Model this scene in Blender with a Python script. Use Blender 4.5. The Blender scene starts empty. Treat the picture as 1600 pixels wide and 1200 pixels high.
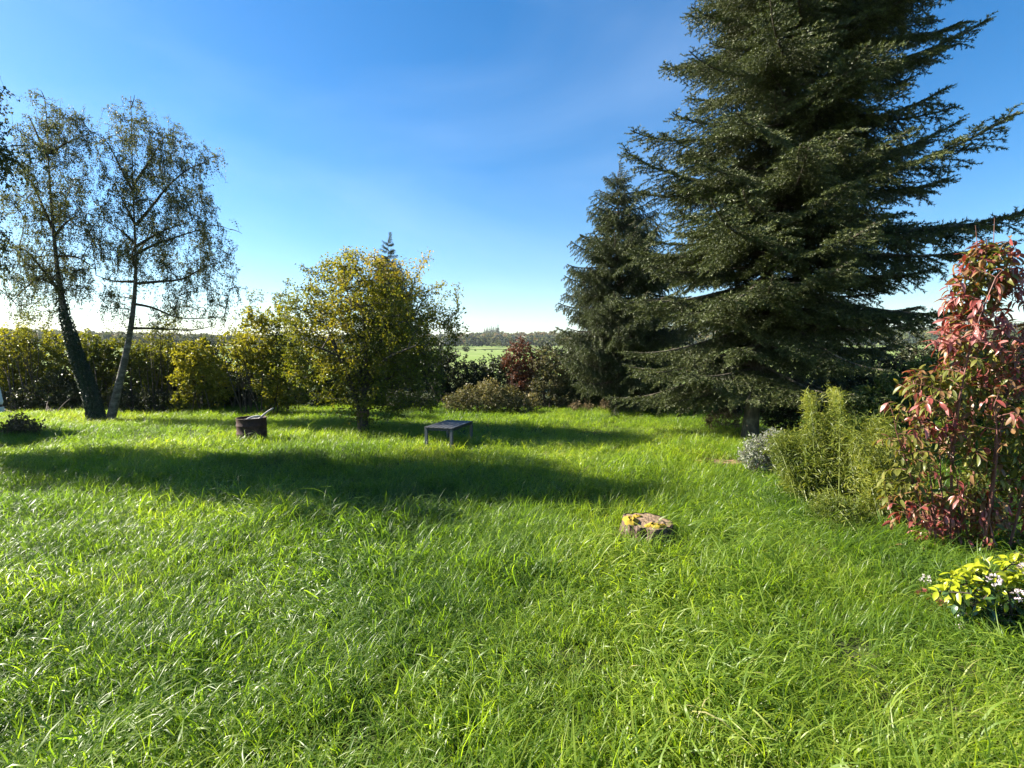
import bpy, math, random
import numpy as np
from mathutils import Vector, Matrix, Euler

# ------------------------------------------------------------------ camera, sky, sun, exposure
S = bpy.context.scene
COL = S.collection
EYE = 1.70
FPX = 800.0                       # focal length in pixels of a 1600 px wide picture
PITCH = math.atan(55.0 / FPX)
cam_data = bpy.data.cameras.new('camera')
cam_data.sensor_width = 36.0
cam_data.lens = 36.0 * FPX / 1600.0
cam_data.clip_start = 0.05
cam_data.clip_end = 6000.0
camera = bpy.data.objects.new('camera', cam_data)
COL.objects.link(camera)
camera.location = (0, 0, EYE)
camera.rotation_euler = (math.radians(90) - PITCH, 0, 0)
S.camera = camera

SUN_AZ = math.radians(-77)        # clockwise from the view direction (+Y); negative = to the left
SUN_EL = math.radians(33)
world = bpy.data.worlds.new('World')
S.world = world
world.use_nodes = True
wn = world.node_tree.nodes
wl = world.node_tree.links
sky = wn.new('ShaderNodeTexSky')
sky.sky_type = 'NISHITA'
sky.sun_disc = False
sky.sun_elevation = SUN_EL
sky.sun_rotation = SUN_AZ
sky.air_density = 1.0
sky.dust_density = 0.35
sky.ozone_density = 3.0
bg = wn['Background']
bg.inputs['Strength'].default_value = 0.055
hs = wn.new('ShaderNodeHueSaturation')
hs.inputs['Saturation'].default_value = 1.35
wl.new(sky.outputs[0], hs.inputs['Color'])
# a thin veil of high cirrus
tcw = wn.new('ShaderNodeTexCoord')
mpw = wn.new('ShaderNodeMapping'); mpw.inputs['Scale'].default_value = (1.1, 1.1, 2.6); mpw.inputs['Rotation'].default_value = (0.3, 0.5, 0.4)
wl.new(tcw.outputs['Generated'], mpw.inputs[0])
nzw = wn.new('ShaderNodeTexNoise'); nzw.inputs['Scale'].default_value = 1.6; nzw.inputs['Detail'].default_value = 5; nzw.inputs['Distortion'].default_value = .6
wl.new(mpw.outputs[0], nzw.inputs['Vector'])
mrw = wn.new('ShaderNodeMapRange'); mrw.inputs[1].default_value = .42; mrw.inputs[2].default_value = .8; mrw.inputs[3].default_value = 0.0; mrw.inputs[4].default_value = .15
wl.new(nzw.outputs['Fac'], mrw.inputs[0])
mxw = wn.new('ShaderNodeMix'); mxw.data_type = 'RGBA'
wl.new(mrw.outputs[0], mxw.inputs[0]); wl.new(hs.outputs[0], mxw.inputs[6]); mxw.inputs[7].default_value = (5.2, 6.6, 8.6, 1)
wl.new(mxw.outputs[2], bg.inputs['Color'])

sun_data = bpy.data.lights.new('sun', 'SUN')
sun_data.energy = 5.0
sun_data.angle = math.radians(0.53)
sun_data.color = (1.0, 0.93, 0.80)
sun = bpy.data.objects.new('sun', sun_data)
COL.objects.link(sun)
SUNV = Vector((math.sin(SUN_AZ) * math.cos(SUN_EL), math.cos(SUN_AZ) * math.cos(SUN_EL), math.sin(SUN_EL)))
sun.rotation_euler = SUNV.to_track_quat('Z', 'Y').to_euler()
sun.location = SUNV * 60

S.view_settings.view_transform = 'Standard'
S.view_settings.look = 'None'
S.view_settings.gamma = 1.0
S.view_settings.exposure = 1.95
S.view_settings.use_curve_mapping = False
S.cycles.max_bounces = 8
S.cycles.diffuse_bounces = 4
S.cycles.glossy_bounces = 2
S.cycles.transmission_bounces = 5
S.cycles.use_denoising = True
S.cycles.caustics_reflective = False
S.cycles.caustics_refractive = False

rng = np.random.default_rng(7)
random.seed(7)

# ------------------------------------------------------------------ helpers
def at(px, py, Y):
    """world point seen at photo pixel (px, py) at distance Y ahead of the camera"""
    u = (px - 800.0) / FPX
    v = (py - 600.0) / FPX
    dy = math.cos(PITCH) - v * math.sin(PITCH)
    dz = -math.sin(PITCH) - v * math.cos(PITCH)
    k = Y / dy
    return np.array((u * k, Y, EYE + dz * k))

def on_ground(px, py):
    v = (py - 600.0) / FPX
    dy = math.cos(PITCH) - v * math.sin(PITCH)
    dz = -math.sin(PITCH) - v * math.cos(PITCH)
    k = -EYE / dz
    return np.array(((px - 800.0) / FPX * k, dy * k, 0.0))

def vnoise(p, freq, seed=0):
    """smooth value noise, p (n,2)"""
    q = np.asarray(p, float) * freq + seed * 17.31
    i = np.floor(q).astype(np.int64)
    f = q - i
    f = f * f * (3 - 2 * f)
    def h(ix, iy):
        s = np.sin(ix * 127.1 + iy * 311.7 + seed * 74.7) * 43758.5453
        return s - np.floor(s)
    a = h(i[:, 0], i[:, 1]); b = h(i[:, 0] + 1, i[:, 1])
    c = h(i[:, 0], i[:, 1] + 1); d = h(i[:, 0] + 1, i[:, 1] + 1)
    return (a * (1 - f[:, 0]) + b * f[:, 0]) * (1 - f[:, 1]) + (c * (1 - f[:, 0]) + d * f[:, 0]) * f[:, 1]

def ground_z(x, y):
    x = np.atleast_1d(np.asarray(x, float)); y = np.atleast_1d(np.asarray(y, float))
    p = np.stack([x, y], 1)
    z = (vnoise(p, 0.55, 1) - 0.5) * 0.10 + (vnoise(p, 1.7, 2) - 0.5) * 0.05
    r = np.hypot(x, y)
    z = z * np.clip(1.5 - r / 40, 0, 1)
    far = np.clip((r - 60) / 340, 0, 1)
    z = z + far * far * (3 - 2 * far) * .6
    hill = np.clip((r - 420) / 560, 0, 1)
    ang = np.degrees(np.arctan2(x, np.maximum(y, 1e-3)))
    amp = 20 + 3 * np.sin(ang * 0.11 + 0.4) - 7 * np.clip((-ang - 8) / 25, 0, 1) + 6 * np.clip((ang - 10) / 30, 0, 1)
    z = z + hill * hill * (3 - 2 * hill) * amp
    return z

def norm(v):
    v = np.asarray(v, float)
    return v / np.maximum(np.linalg.norm(v, axis=-1, keepdims=True), 1e-9)

class MB:
    """collects geometry for ONE mesh"""
    def __init__(self):
        self.v = []; self.t = []; self.tm = []; self.q = []; self.qm = []; self.tint = []; self.n = 0
    def add(self, verts, tris=None, quads=None, mat=0, tint=0.5):
        verts = np.asarray(verts, float).reshape(-1, 3)
        k = len(verts)
        self.v.append(verts)
        self.tint.append(np.full(k, tint, float) if np.isscalar(tint) else np.asarray(tint, float))
        if tris is not None and len(tris):
            t = np.asarray(tris, np.int64).reshape(-1, 3) + self.n
            self.t.append(t); self.tm.append(np.full(len(t), mat))
        if quads is not None and len(quads):
            q = np.asarray(quads, np.int64).reshape(-1, 4) + self.n
            self.q.append(q); self.qm.append(np.full(len(q), mat))
        self.n += k
    def mesh(self, name, mats, smooth=False):
        me = bpy.data.meshes.new(name)
        V = np.concatenate(self.v) if self.v else np.zeros((0, 3))
        T = np.concatenate(self.t) if self.t else np.zeros((0, 3), int)
        Q = np.concatenate(self.q) if self.q else np.zeros((0, 4), int)
        me.vertices.add(len(V))
        me.vertices.foreach_set('co', V.astype(np.float32).ravel())
        nl = T.size + Q.size
        me.loops.add(nl)
        me.loops.foreach_set('vertex_index', np.concatenate([T.ravel(), Q.ravel()]).astype(np.int32))
        npoly = len(T) + len(Q)
        me.polygons.add(npoly)
        starts = np.concatenate([np.arange(len(T)) * 3, len(T) * 3 + np.arange(len(Q)) * 4]).astype(np.int32)
        me.polygons.foreach_set('loop_start', starts)
        mi = np.concatenate([np.concatenate(self.tm) if self.tm else np.zeros(0), np.concatenate(self.qm) if self.qm else np.zeros(0)])
        me.polygons.foreach_set('material_index', mi.astype(np.int32))
        if smooth is not False:
            sm = np.ones(npoly, bool) if smooth is True else np.isin(mi, smooth)
            me.polygons.foreach_set('use_smooth', sm)
        else:
            me.polygons.foreach_set('use_smooth', np.zeros(npoly, bool))
        for m in (mats if isinstance(mats, (list, tuple)) else [mats]):
            me.materials.append(m)
        a = me.attributes.new('tint', 'FLOAT', 'POINT')
        a.data.foreach_set('value', np.concatenate(self.tint).astype(np.float32) if self.tint else np.zeros(0, np.float32))
        me.update(calc_edges=True)
        me.validate()
        return me
    def build(self, name, mats, parent=None, smooth=False, kind=None):
        return link(name, self.mesh(name, mats, smooth), parent, kind)
    # shapes ------------------------------------------------------
    def tube(self, pts, rad, sides=6, mat=0, tint=0.5, cap=True):
        pts = np.asarray(pts, float); n = len(pts)
        rad = np.broadcast_to(np.asarray(rad, float), (n,))
        tan = norm(np.gradient(pts, axis=0))
        ref = np.where(np.abs(tan[:, 2:3]) > 0.9, np.array([[1.0, 0, 0]]), np.array([[0, 0, 1.0]]))
        ref = np.broadcast_to(ref.mean(0, keepdims=True), tan.shape)
        u = norm(np.cross(tan, ref)); w = np.cross(tan, u)
        a = np.linspace(0, 2 * math.pi, sides, endpoint=False)
        ring = pts[:, None, :] + rad[:, None, None] * (np.cos(a)[None, :, None] * u[:, None, :] + np.sin(a)[None, :, None] * w[:, None, :])
        i = np.arange(n - 1)[:, None] * sides; j = np.arange(sides)[None, :]; j2 = (j + 1) % sides
        q = np.stack([i + j, i + j2, i + sides + j2, i + sides + j], -1).reshape(-1, 4)
        V = ring.reshape(-1, 3)
        tr = None
        if cap:
            V = np.concatenate([V, pts[-1:]])
            k = (n - 1) * sides
            tr = np.stack([k + np.arange(sides), k + (np.arange(sides) + 1) % sides, np.full(sides, n * sides)], 1)
        self.add(V, tris=tr, quads=q, mat=mat, tint=tint)
    def box(self, c, s, mat=0, rotz=0.0, bevel=0.0, tint=0.5):
        c = np.asarray(c, float); hx, hy, hz = np.asarray(s, float) / 2
        b = min(bevel, hx * .9, hy * .9, hz * .9)
        if b <= 0:
            V = np.array([(x, y, z) for z in (-hz, hz) for y in (-hy, hy) for x in (-hx, hx)])
            Q = [(0, 2, 3, 1), (4, 5, 7, 6), (0, 1, 5, 4), (2, 6, 7, 3), (0, 4, 6, 2), (1, 3, 7, 5)]
            T = []
        else:
            V = []; idx = {}
            for sx in (-1, 1):
                for sy in (-1, 1):
                    for sz in (-1, 1):
                        for ax in range(3):
                            p = [sx * (hx - b), sy * (hy - b), sz * (hz - b)]
                            p[ax] = (sx * hx, sy * hy, sz * hz)[ax]
                            idx[(sx, sy, sz, ax)] = len(V); V.append(p)
            Q = []; T = []
            for ax in range(3):
                o = [k for k in range(3) if k != ax]
                for s0 in (-1, 1):
                    ring = []
                    for (a1, a2) in ((-1, -1), (1, -1), (1, 1), (-1, 1)):
                        k = [0, 0, 0]; k[ax] = s0; k[o[0]] = a1; k[o[1]] = a2
                        ring.append(idx[(k[0], k[1], k[2], ax)])
                    Q.append(ring)
                for a1 in (-1, 1):
                    for a2 in (-1, 1):
                        def kk(s_, A):
                            k = [0, 0, 0]; k[ax] = s_; k[o[0]] = a1; k[o[1]] = a2
                            return idx[(k[0], k[1], k[2], A)]
                        Q.append([kk(-1, o[0]), kk(1, o[0]), kk(1, o[1]), kk(-1, o[1])])
            for sx in (-1, 1):
                for sy in (-1, 1):
                    for sz in (-1, 1):
                        T.append([idx[(sx, sy, sz, a)] for a in range(3)])
            V = np.array(V)
        cr, sr = math.cos(rotz), math.sin(rotz)
        R = np.array([[cr, -sr, 0], [sr, cr, 0], [0, 0, 1]])
        self.add(V @ R.T + c, tris=T, quads=Q, mat=mat, tint=tint)
    def leaves(self, P, D, N, L, W, tint, mat=0, fold=0.25, wpos=0.45):
        """kite-shaped folded leaves: base P, direction D, approximate normal N"""
        n = len(P)
        if n == 0: return
        D = norm(D); side = norm(np.cross(D, N)); nn = np.cross(side, D)
        L = np.broadcast_to(np.asarray(L, float), (n,))[:, None]; W = np.broadcast_to(np.asarray(W, float), (n,))[:, None]
        b = P; tip = P + D * L - nn * L * 0.12
        m = P + D * L * wpos
        l = m + side * W * 0.5 + nn * W * fold; r = m - side * W * 0.5 + nn * W * fold
        V = np.stack([b, l, tip, r], 1).reshape(-1, 3)
        k = np.arange(n) * 4
        T = np.concatenate([np.stack([k, k + 2, k + 1], 1), np.stack([k, k + 3, k + 2], 1)])
        self.add(V, tris=T, mat=mat, tint=np.repeat(np.broadcast_to(np.asarray(tint, float), (n,)), 4))

def link(name, me, parent=None, kind=None):
    o = bpy.data.objects.new(name, me)
    COL.objects.link(o)
    if parent is not None: o.parent = parent
    if kind: o['kind'] = kind
    return o

def thing(name, label, cat, loc=(0, 0, 0), group=None, rotz=0.0):
    o = bpy.data.objects.new(name, None)
    o.empty_display_size = 0.2
    COL.objects.link(o)
    o.location = tuple(float(c) for c in loc); o.rotation_euler = (0, 0, rotz)
    o['label'] = label; o['category'] = cat
    if group: o['group'] = group
    return o

# ------------------------------------------------------------------ materials
def new_mat(name):
    m = bpy.data.materials.new(name); m.use_nodes = True
    nt = m.node_tree; nt.nodes.clear()
    out = nt.nodes.new('ShaderNodeOutputMaterial')
    return m, nt, out

def ramp(nt, stops, fac):
    r = nt.nodes.new('ShaderNodeValToRGB')
    el = r.color_ramp.elements
    while len(el) < len(stops): el.new(0.5)
    for e, (p, c) in zip(el, stops):
        e.position = p; e.color = (c[0], c[1], c[2], 1)
    nt.links.new(fac, r.inputs[0])
    return r.outputs[0]

def leaf_mat(name, stops, trans=0.4, rough=0.5, spec=0.4, tcol=(1.3, 1.25, 0.5), instancer=False, sheen=0.0):
    """leaf: diffuse front, light shining through, a soft gloss; colour from the leaf's own 'tint'"""
    m, nt, out = new_mat(name)
    N, Lk = nt.nodes, nt.links
    at_ = N.new('ShaderNodeAttribute'); at_.attribute_name = 'tint'
    fac = at_.outputs['Fac']
    if instancer:
        a2 = N.new('ShaderNodeAttribute'); a2.attribute_type = 'INSTANCER'; a2.attribute_name = 'patch'
        ad = N.new('ShaderNodeMath'); ad.operation = 'MULTIPLY_ADD'
        Lk.new(fac, ad.inputs[0]); ad.inputs[1].default_value = 0.55; Lk.new(a2.outputs['Fac'], ad.inputs[2])
        fac = ad.outputs[0]
    col = ramp(nt, stops, fac)
    p = N.new('ShaderNodeBsdfPrincipled')
    Lk.new(col, p.inputs['Base Color'])
    p.inputs['Roughness'].default_value = rough
    p.inputs['Specular IOR Level'].default_value = spec
    mul = N.new('ShaderNodeMix'); mul.data_type = 'RGBA'; mul.blend_type = 'MULTIPLY'
    mul.inputs[0].default_value = 1.0
    Lk.new(col, mul.inputs[6]); mul.inputs[7].default_value = (tcol[0], tcol[1], tcol[2], 1)
    tr = N.new('ShaderNodeBsdfTranslucent'); Lk.new(mul.outputs[2], tr.inputs['Color'])
    mx = N.new('ShaderNodeMixShader'); mx.inputs[0].default_value = trans
    Lk.new(p.outputs[0], mx.inputs[1]); Lk.new(tr.outputs[0], mx.inputs[2])
    Lk.new(mx.outputs[0], out.inputs['Surface'])
    return m

def rough_mat(name, c1, c2, scale=8.0, rough=0.8, bump=0.3, stretch=(1, 1, 1), spec=0.3, metallic=0.0, c3=None, detail=6):
    m, nt, out = new_mat(name)
    N, Lk = nt.nodes, nt.links
    tc = N.new('ShaderNodeTexCoord'); mp = N.new('ShaderNodeMapping')
    mp.inputs['Scale'].default_value = stretch
    Lk.new(tc.outputs['Object'], mp.inputs[0])
    no = N.new('ShaderNodeTexNoise'); no.inputs['Scale'].default_value = scale; no.inputs['Detail'].default_value = detail
    no.inputs['Roughness'].default_value = 0.65
    Lk.new(mp.outputs[0], no.inputs['Vector'])
    st = [(0.3, c1), (0.7, c2)] if c3 is None else [(0.3, c1), (0.52, c2), (0.72, c3)]
    col = ramp(nt, st, no.outputs['Fac'])
    p = N.new('ShaderNodeBsdfPrincipled')
    Lk.new(col, p.inputs['Base Color'])
    p.inputs['Roughness'].default_value = rough; p.inputs['Specular IOR Level'].default_value = spec
    p.inputs['Metallic'].default_value = metallic
    if bump > 0:
        bp = N.new('ShaderNodeBump'); bp.inputs['Strength'].default_value = bump; bp.inputs['Distance'].default_value = 0.02
        Lk.new(no.outputs['Fac'], bp.inputs['Height']); Lk.new(bp.outputs[0], p.inputs['Normal'])
    Lk.new(p.outputs[0], out.inputs['Surface'])
    return m

M = {}
M['grass'] = leaf_mat('grass_blade', [(0.0, (.048, .095, .020)), (0.35, (.102, .172, .025)), (0.65, (.178, .250, .030)), (0.9, (.26, .305, .045)), (1.0, (.40, .35, .17))],
                      trans=0.52, rough=0.42, spec=0.4, tcol=(2.25, 2.25, 0.6), instancer=True)
M['spruce'] = leaf_mat('spruce_needle', [(0, (.024, .036, .014)), (0.6, (.072, .092, .028)), (0.95, (.15, .17, .050)), (1, (.17, .12, .06))], trans=0.12, rough=0.5, spec=0.35)
M['spruce_far'] = leaf_mat('weeping_spruce_needle', [(0, (.030, .044, .018)), (0.6, (.072, .092, .032)), (1, (.13, .15, .05))], trans=0.15, rough=0.5, spec=0.35)
M['apple'] = leaf_mat('apple_leaf', [(0, (.085, .12, .020)), (0.45, (.18, .19, .026)), (0.8, (.29, .25, .034)), (1, (.42, .29, .06))], trans=0.54, rough=0.45, spec=0.4, tcol=(1.35, 1.2, .4))
M['birch'] = leaf_mat('birch_leaf', [(0, (.075, .090, .045)), (0.6, (.13, .14, .065)), (1, (.24, .21, .06))], trans=0.40, rough=0.5, spec=0.3)
M['hazel'] = leaf_mat('hazel_leaf', [(0, (.050, .072, .018)), (0.5, (.145, .160, .028)), (1, (.34, .32, .05))], trans=0.45, rough=0.45, tcol=(1.4, 1.3, .4))
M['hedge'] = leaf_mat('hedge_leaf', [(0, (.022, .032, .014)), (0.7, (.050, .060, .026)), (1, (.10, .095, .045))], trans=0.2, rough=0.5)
M['bramble'] = leaf_mat('bramble_leaf', [(0, (.09, .09, .035)), (0.5, (.21, .19, .085)), (1, (.38, .30, .17))], trans=0.3, rough=0.5)
M['redbush'] = leaf_mat('russet_leaf', [(0, (.07, .045, .03)), (0.5, (.14, .06, .035)), (1, (.26, .10, .05))], trans=0.3, rough=0.5, tcol=(1.3, 1, .7))
M['grey'] = leaf_mat('grey_leaf', [(0, (.12, .135, .095)), (0.6, (.27, .285, .22)), (1, (.46, .46, .39))], trans=0.3, rough=0.5, tcol=(1.1, 1.1, .9))
M['bamboo'] = leaf_mat('bamboo_leaf', [(0, (.065, .10, .018)), (0.5, (.155, .19, .028)), (1, (.31, .31, .05))], trans=0.4, rough=0.45, tcol=(1.3, 1.3, .5))
M['elder'] = leaf_mat('elder_leaf', [(0, (.05, .085, .025)), (0.6, (.11, .15, .035)), (1, (.2, .22, .06))], trans=0.4, rough=0.5)
M['dry'] = leaf_mat('dry_weed', [(0, (.10, .08, .045)), (0.6, (.22, .17, .10)), (1, (.38, .31, .19))], trans=0.3, rough=0.7, spec=.1, tcol=(1.1, 1, .8))
M['ivy'] = leaf_mat('ivy_leaf', [(0, (.014, .026, .010)), (1, (.035, .055, .020))], trans=0.1, rough=0.4)
VIB = {'red': leaf_mat('red_leaf', [(0, (.15, .032, .030)), (0.6, (.25, .060, .050)), (1, (.35, .125, .095))], trans=0.3, rough=0.36, spec=.5, tcol=(1.5, .8, .5)),
       'pink': leaf_mat('pinkish_red_leaf', [(0, (.28, .085, .078)), (1, (.44, .20, .18))], trans=0.3, rough=0.34, spec=.55, tcol=(1.4, .8, .6)),
       'bronze': leaf_mat('bronze_leaf', [(0, (.13, .065, .028)), (0.6, (.22, .12, .055)), (1, (.32, .21, .10))], trans=0.35, rough=0.38, spec=.5, tcol=(1.4, 1.1, .5)),
       'green': leaf_mat('yellow_green_leaf', [(0, (.06, .085, .018)), (0.6, (.15, .16, .030)), (1, (.28, .25, .055))], trans=0.42, rough=0.4, spec=.45)}
M['gold'] = leaf_mat('golden_leaf', [(0, (.18, .23, .013)), (0.6, (.32, .36, .017)), (1, (.46, .45, .038))], trans=0.35, rough=0.35, spec=.5, tcol=(1.2, 1.2, .4))
M['darkgloss'] = leaf_mat('glossy_green_leaf', [(0, (.025, .06, .022)), (1, (.06, .11, .04))], trans=0.15, rough=0.25, spec=.6)
M['petal'] = leaf_mat('white_petal', [(0, (.50, .38, .42)), (1, (.72, .66, .66))], trans=0.3, rough=0.5, tcol=(1, 1, 1))
M['bark'] = rough_mat('grey_bark', (.030, .024, .018), (.085, .072, .058), 14, .9, .8, (1, 1, .3))
M['birchbark'] = rough_mat('birch_bark', (.035, .030, .024), (.11, .10, .085), 9, .8, .5, (1, 1, 1.6), c3=(.24, .23, .20))
M['sprucebark'] = rough_mat('spruce_bark', (.03, .024, .018), (.09, .075, .055), 10, .9, .6, (1, 1, .5), c3=(.20, .18, .13))
M['twig'] = rough_mat('twig', (.040, .030, .022), (.10, .075, .055), 20, .9, 0)
M['redtwig'] = rough_mat('red_twig', (.10, .035, .03), (.20, .09, .07), 20, .6, 0)
M['wood'] = rough_mat('weathered_wood', (.13, .085, .05), (.28, .195, .12), 16, .85, .5, (1, 1, 1))
M['stumpbark'] = rough_mat('stump_bark', (.05, .034, .025), (.17, .115, .09), 22, .95, .9, (1, 1, .25))
M['moss'] = rough_mat('yellow_moss', (.24, .16, .015), (.42, .29, .03), 40, .95, .8)
M['rust'] = rough_mat('rusty_steel', (.022, .012, .011), (.055, .027, .022), 9, .8, .3, c3=(.11, .055, .042))
M['ash'] = rough_mat('ash', (.04, .04, .04), (.25, .24, .23), 22, .95, .6)
M['table'] = rough_mat('grey_painted_board', (.030, .032, .037), (.050, .053, .060), 7, .55, .1, (1, 6, 1), spec=.4)
M['tableleg'] = rough_mat('grey_painted_leg', (.070, .077, .088), (.10, .108, .12), 7, .5, .1, spec=.4)
M['band'] = rough_mat('brown_band', (.10, .055, .035), (.18, .11, .07), 20, .8, .2)
M['stick'] = rough_mat('bleached_stick', (.28, .26, .24), (.48, .46, .43), 12, .8, .3)
M['white'] = rough_mat('white_panel', (.62, .66, .70), (.74, .77, .80), 3, .4, 0, spec=.5)
M['darkplastic'] = rough_mat('dark_rubber', (.02, .02, .022), (.05, .05, .055), 6, .6, .1)
M['glass'] = rough_mat('dark_glass', (.02, .03, .04), (.04, .05, .06), 2, .08, 0, spec=.8)
M['soil'] = rough_mat('bare_soil', (.14, .085, .05), (.27, .17, .10), 12, .95, .8)

# ground: dark thatch under the lawn, open meadow far off
def ground_material():
    m, nt, out = new_mat('ground_cover')
    N, Lk = nt.nodes, nt.links
    geo = N.new('ShaderNodeNewGeometry')
    ln = N.new('ShaderNodeVectorMath'); ln.operation = 'LENGTH'; Lk.new(geo.outputs['Position'], ln.inputs[0])
    n1 = N.new('ShaderNodeTexNoise'); n1.inputs['Scale'].default_value = 3.0; n1.inputs['Detail'].default_value = 8
    Lk.new(geo.outputs['Position'], n1.inputs['Vector'])
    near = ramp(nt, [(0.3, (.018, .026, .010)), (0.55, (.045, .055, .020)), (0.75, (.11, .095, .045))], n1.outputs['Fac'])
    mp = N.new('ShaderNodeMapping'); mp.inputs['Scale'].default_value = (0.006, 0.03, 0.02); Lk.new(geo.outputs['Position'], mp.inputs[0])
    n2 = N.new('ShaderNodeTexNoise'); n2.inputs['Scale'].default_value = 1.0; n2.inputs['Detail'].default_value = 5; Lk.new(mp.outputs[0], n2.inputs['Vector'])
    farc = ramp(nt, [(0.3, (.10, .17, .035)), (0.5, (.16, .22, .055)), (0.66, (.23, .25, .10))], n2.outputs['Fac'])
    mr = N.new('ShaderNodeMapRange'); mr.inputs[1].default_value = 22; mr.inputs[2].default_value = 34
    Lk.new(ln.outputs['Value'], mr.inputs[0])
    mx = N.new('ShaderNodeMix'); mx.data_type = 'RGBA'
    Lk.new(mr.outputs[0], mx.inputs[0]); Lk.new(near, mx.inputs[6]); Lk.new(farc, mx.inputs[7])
    p = N.new('ShaderNodeBsdfPrincipled'); p.inputs['Roughness'].default_value = .95; p.inputs['Specular IOR Level'].default_value = .1
    Lk.new(mx.outputs[2], p.inputs['Base Color'])
    bp = N.new('ShaderNodeBump'); bp.inputs['Strength'].default_value = .8; bp.inputs['Distance'].default_value = .03
    Lk.new(n1.outputs['Fac'], bp.inputs['Height']); Lk.new(bp.outputs[0], p.inputs['Normal'])
    Lk.new(p.outputs[0], out.inputs['Surface'])
    return m

# ------------------------------------------------------------------ the ground, one sheet to the horizon
def axis(a, b, n_near, near, n_far):
    near_pts = np.linspace(-near, near, n_near)
    k = np.geomspace(near, b, n_far + 1)[1:]
    k2 = np.geomspace(near, a, n_far + 1)[1:]
    return np.concatenate([-k2[::-1], near_pts, k])
gx = axis(2600, 2600, 161, 20, 40)
gy = axis(120, 2600, 161, 20, 60)
X, Y = np.meshgrid(gx, gy)
Z = ground_z(X.ravel(), Y.ravel())
mb = MB()
nx, ny = len(gx), len(gy)
ii = (np.arange(ny - 1)[:, None] * nx + np.arange(nx - 1)[None, :]).ravel()
mb.add(np.stack([X.ravel(), Y.ravel(), Z], 1), quads=np.stack([ii, ii + 1, ii + nx + 1, ii + nx], 1))
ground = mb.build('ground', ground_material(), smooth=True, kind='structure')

# ------------------------------------------------------------------ distant wood on the hill, skyline conifers, field bushes
def far_wood():
    r_ = np.random.default_rng(21)
    mb = MB()
    mats = [leaf_mat('wood_green', [(0, (.05, .07, .03)), (1, (.11, .12, .04))], .2, .8, .05),
            leaf_mat('wood_olive', [(0, (.085, .085, .035)), (1, (.16, .145, .05))], .2, .8, .05),
            leaf_mat('wood_rust', [(0, (.12, .085, .045)), (1, (.20, .14, .065))], .2, .8, .05),
            leaf_mat('wood_dark', [(0, (.025, .04, .03)), (1, (.05, .065, .04))], .1, .8, .05)]
    n = 3600
    ang = np.radians(r_.uniform(-54, 54, n))
    rad = np.concatenate([r_.uniform(455, 500, n // 4), r_.uniform(500, 960, n - n // 4)])
    for k in range(n):
        x = rad[k] * math.sin(ang[k]); y = rad[k] * math.cos(ang[k])
        z = float(ground_z(x, y)[0])
        c = vnoise(np.array([[x, y]]), 0.012, 5)[0] + r_.normal(0, .16)
        kind = 3 if c < .30 else 0 if c < .55 else 1 if c < .78 else 2
        h = r_.uniform(7, 13); w = h * r_.uniform(.30, .45)
        m = 26
        d = norm(r_.normal(size=(m, 3)))
        d[:, 2] = np.abs(d[:, 2]) * 1.2 - .35
        P = np.array([x, y, z + h * .55]) + d * np.array([w, w, h * .45]) * r_.uniform(.75, 1.05, (m, 1))
        D = norm(r_.normal(size=(m, 3)) + [0, 0, .3])
        mb.leaves(P - D * h * .1, D, d, h * .26, h * .24, np.clip(r_.normal(.5, .25, m), 0, 1), mat=kind, fold=-.15)
    o = mb.build('distant_wood', mats, kind='stuff')
    o['label'] = 'autumn woodland covering the far hillside'
    o['category'] = 'wood'
far_wood()

def field_bushes():
    r_ = np.random.default_rng(22); mb = MB()
    for k in range(150):
        a = r_.uniform(-.8, .8); R = 215 + 30 * math.sin(a * 5) + r_.normal(0, 5) + (90 if r_.random() < .35 else 0)
        x = R * math.sin(a); y = R * math.cos(a); z = float(ground_z(x, y)[0]); h = r_.uniform(.8, 2.6); m = 60
        d = norm(r_.normal(size=(m, 3))); P = np.array([x, y, z + h * .5]) + d * [h * .7, h * .7, h * .5] * r_.uniform(.3, 1, (m, 1))
        mb.leaves(P, norm(r_.normal(size=(m, 3))), d, h * .3, h * .25, r_.uniform(0, 1, m))
    o = mb.build('field_bushes', M['hedge'], kind='stuff')
    o['label'] = 'scattered low bushes along the field edges of the far meadow'; o['category'] = 'bushes'
field_bushes()

def skyline_fir(x, y, h, seed, label, group):
    r_ = np.random.default_rng(seed)
    z = float(ground_z(x, y)[0])
    t = thing('fir_tree', label, 'tree', (x, y, z), group)
    mb = MB(); mb.tube([(0, 0, -1), (0, 0, h * .95)], [h * .025, h * .005], 5)
    mb.build('trunk', M['bark'], t)
    mb = MB(); m = 420
    zz = h * (1 - np.sqrt(r_.uniform(0.0, .96, m)))
    a = r_.uniform(0, 6.28, m); rr = (h - zz) * .22 * r_.uniform(.5, 1, m)
    P = np.stack([np.cos(a) * rr * .3, np.sin(a) * rr * .3, zz + .2], 1)
    D = np.stack([np.cos(a), np.sin(a), np.full(m, -.25)], 1)
    mb.leaves(P, D, np.tile([0, 0, 1.0], (m, 1)), rr + h * .03, rr * .5 + h * .02, r_.uniform(0, 1, m))
    mb.build('crown', M['spruce_far'], t)
for k, (px, hh) in enumerate([(757, 13), (761, 15.5), (764.5, 15), (768, 16), (771.5, 15), (775, 16), (778, 18)]):
    p = at(px, 518, 930 + (k % 3) * 12)
    skyline_fir(p[0], p[1], hh * 1.5, 300 + k, (('leftmost and lowest', 'second from the left', 'third from the left', 'middle', 'third from the right', 'second from the right', 'tallest and rightmost')[k]) + ' dark conifer in the small clump on the far skyline', 'conifers in the skyline clump')

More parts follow.
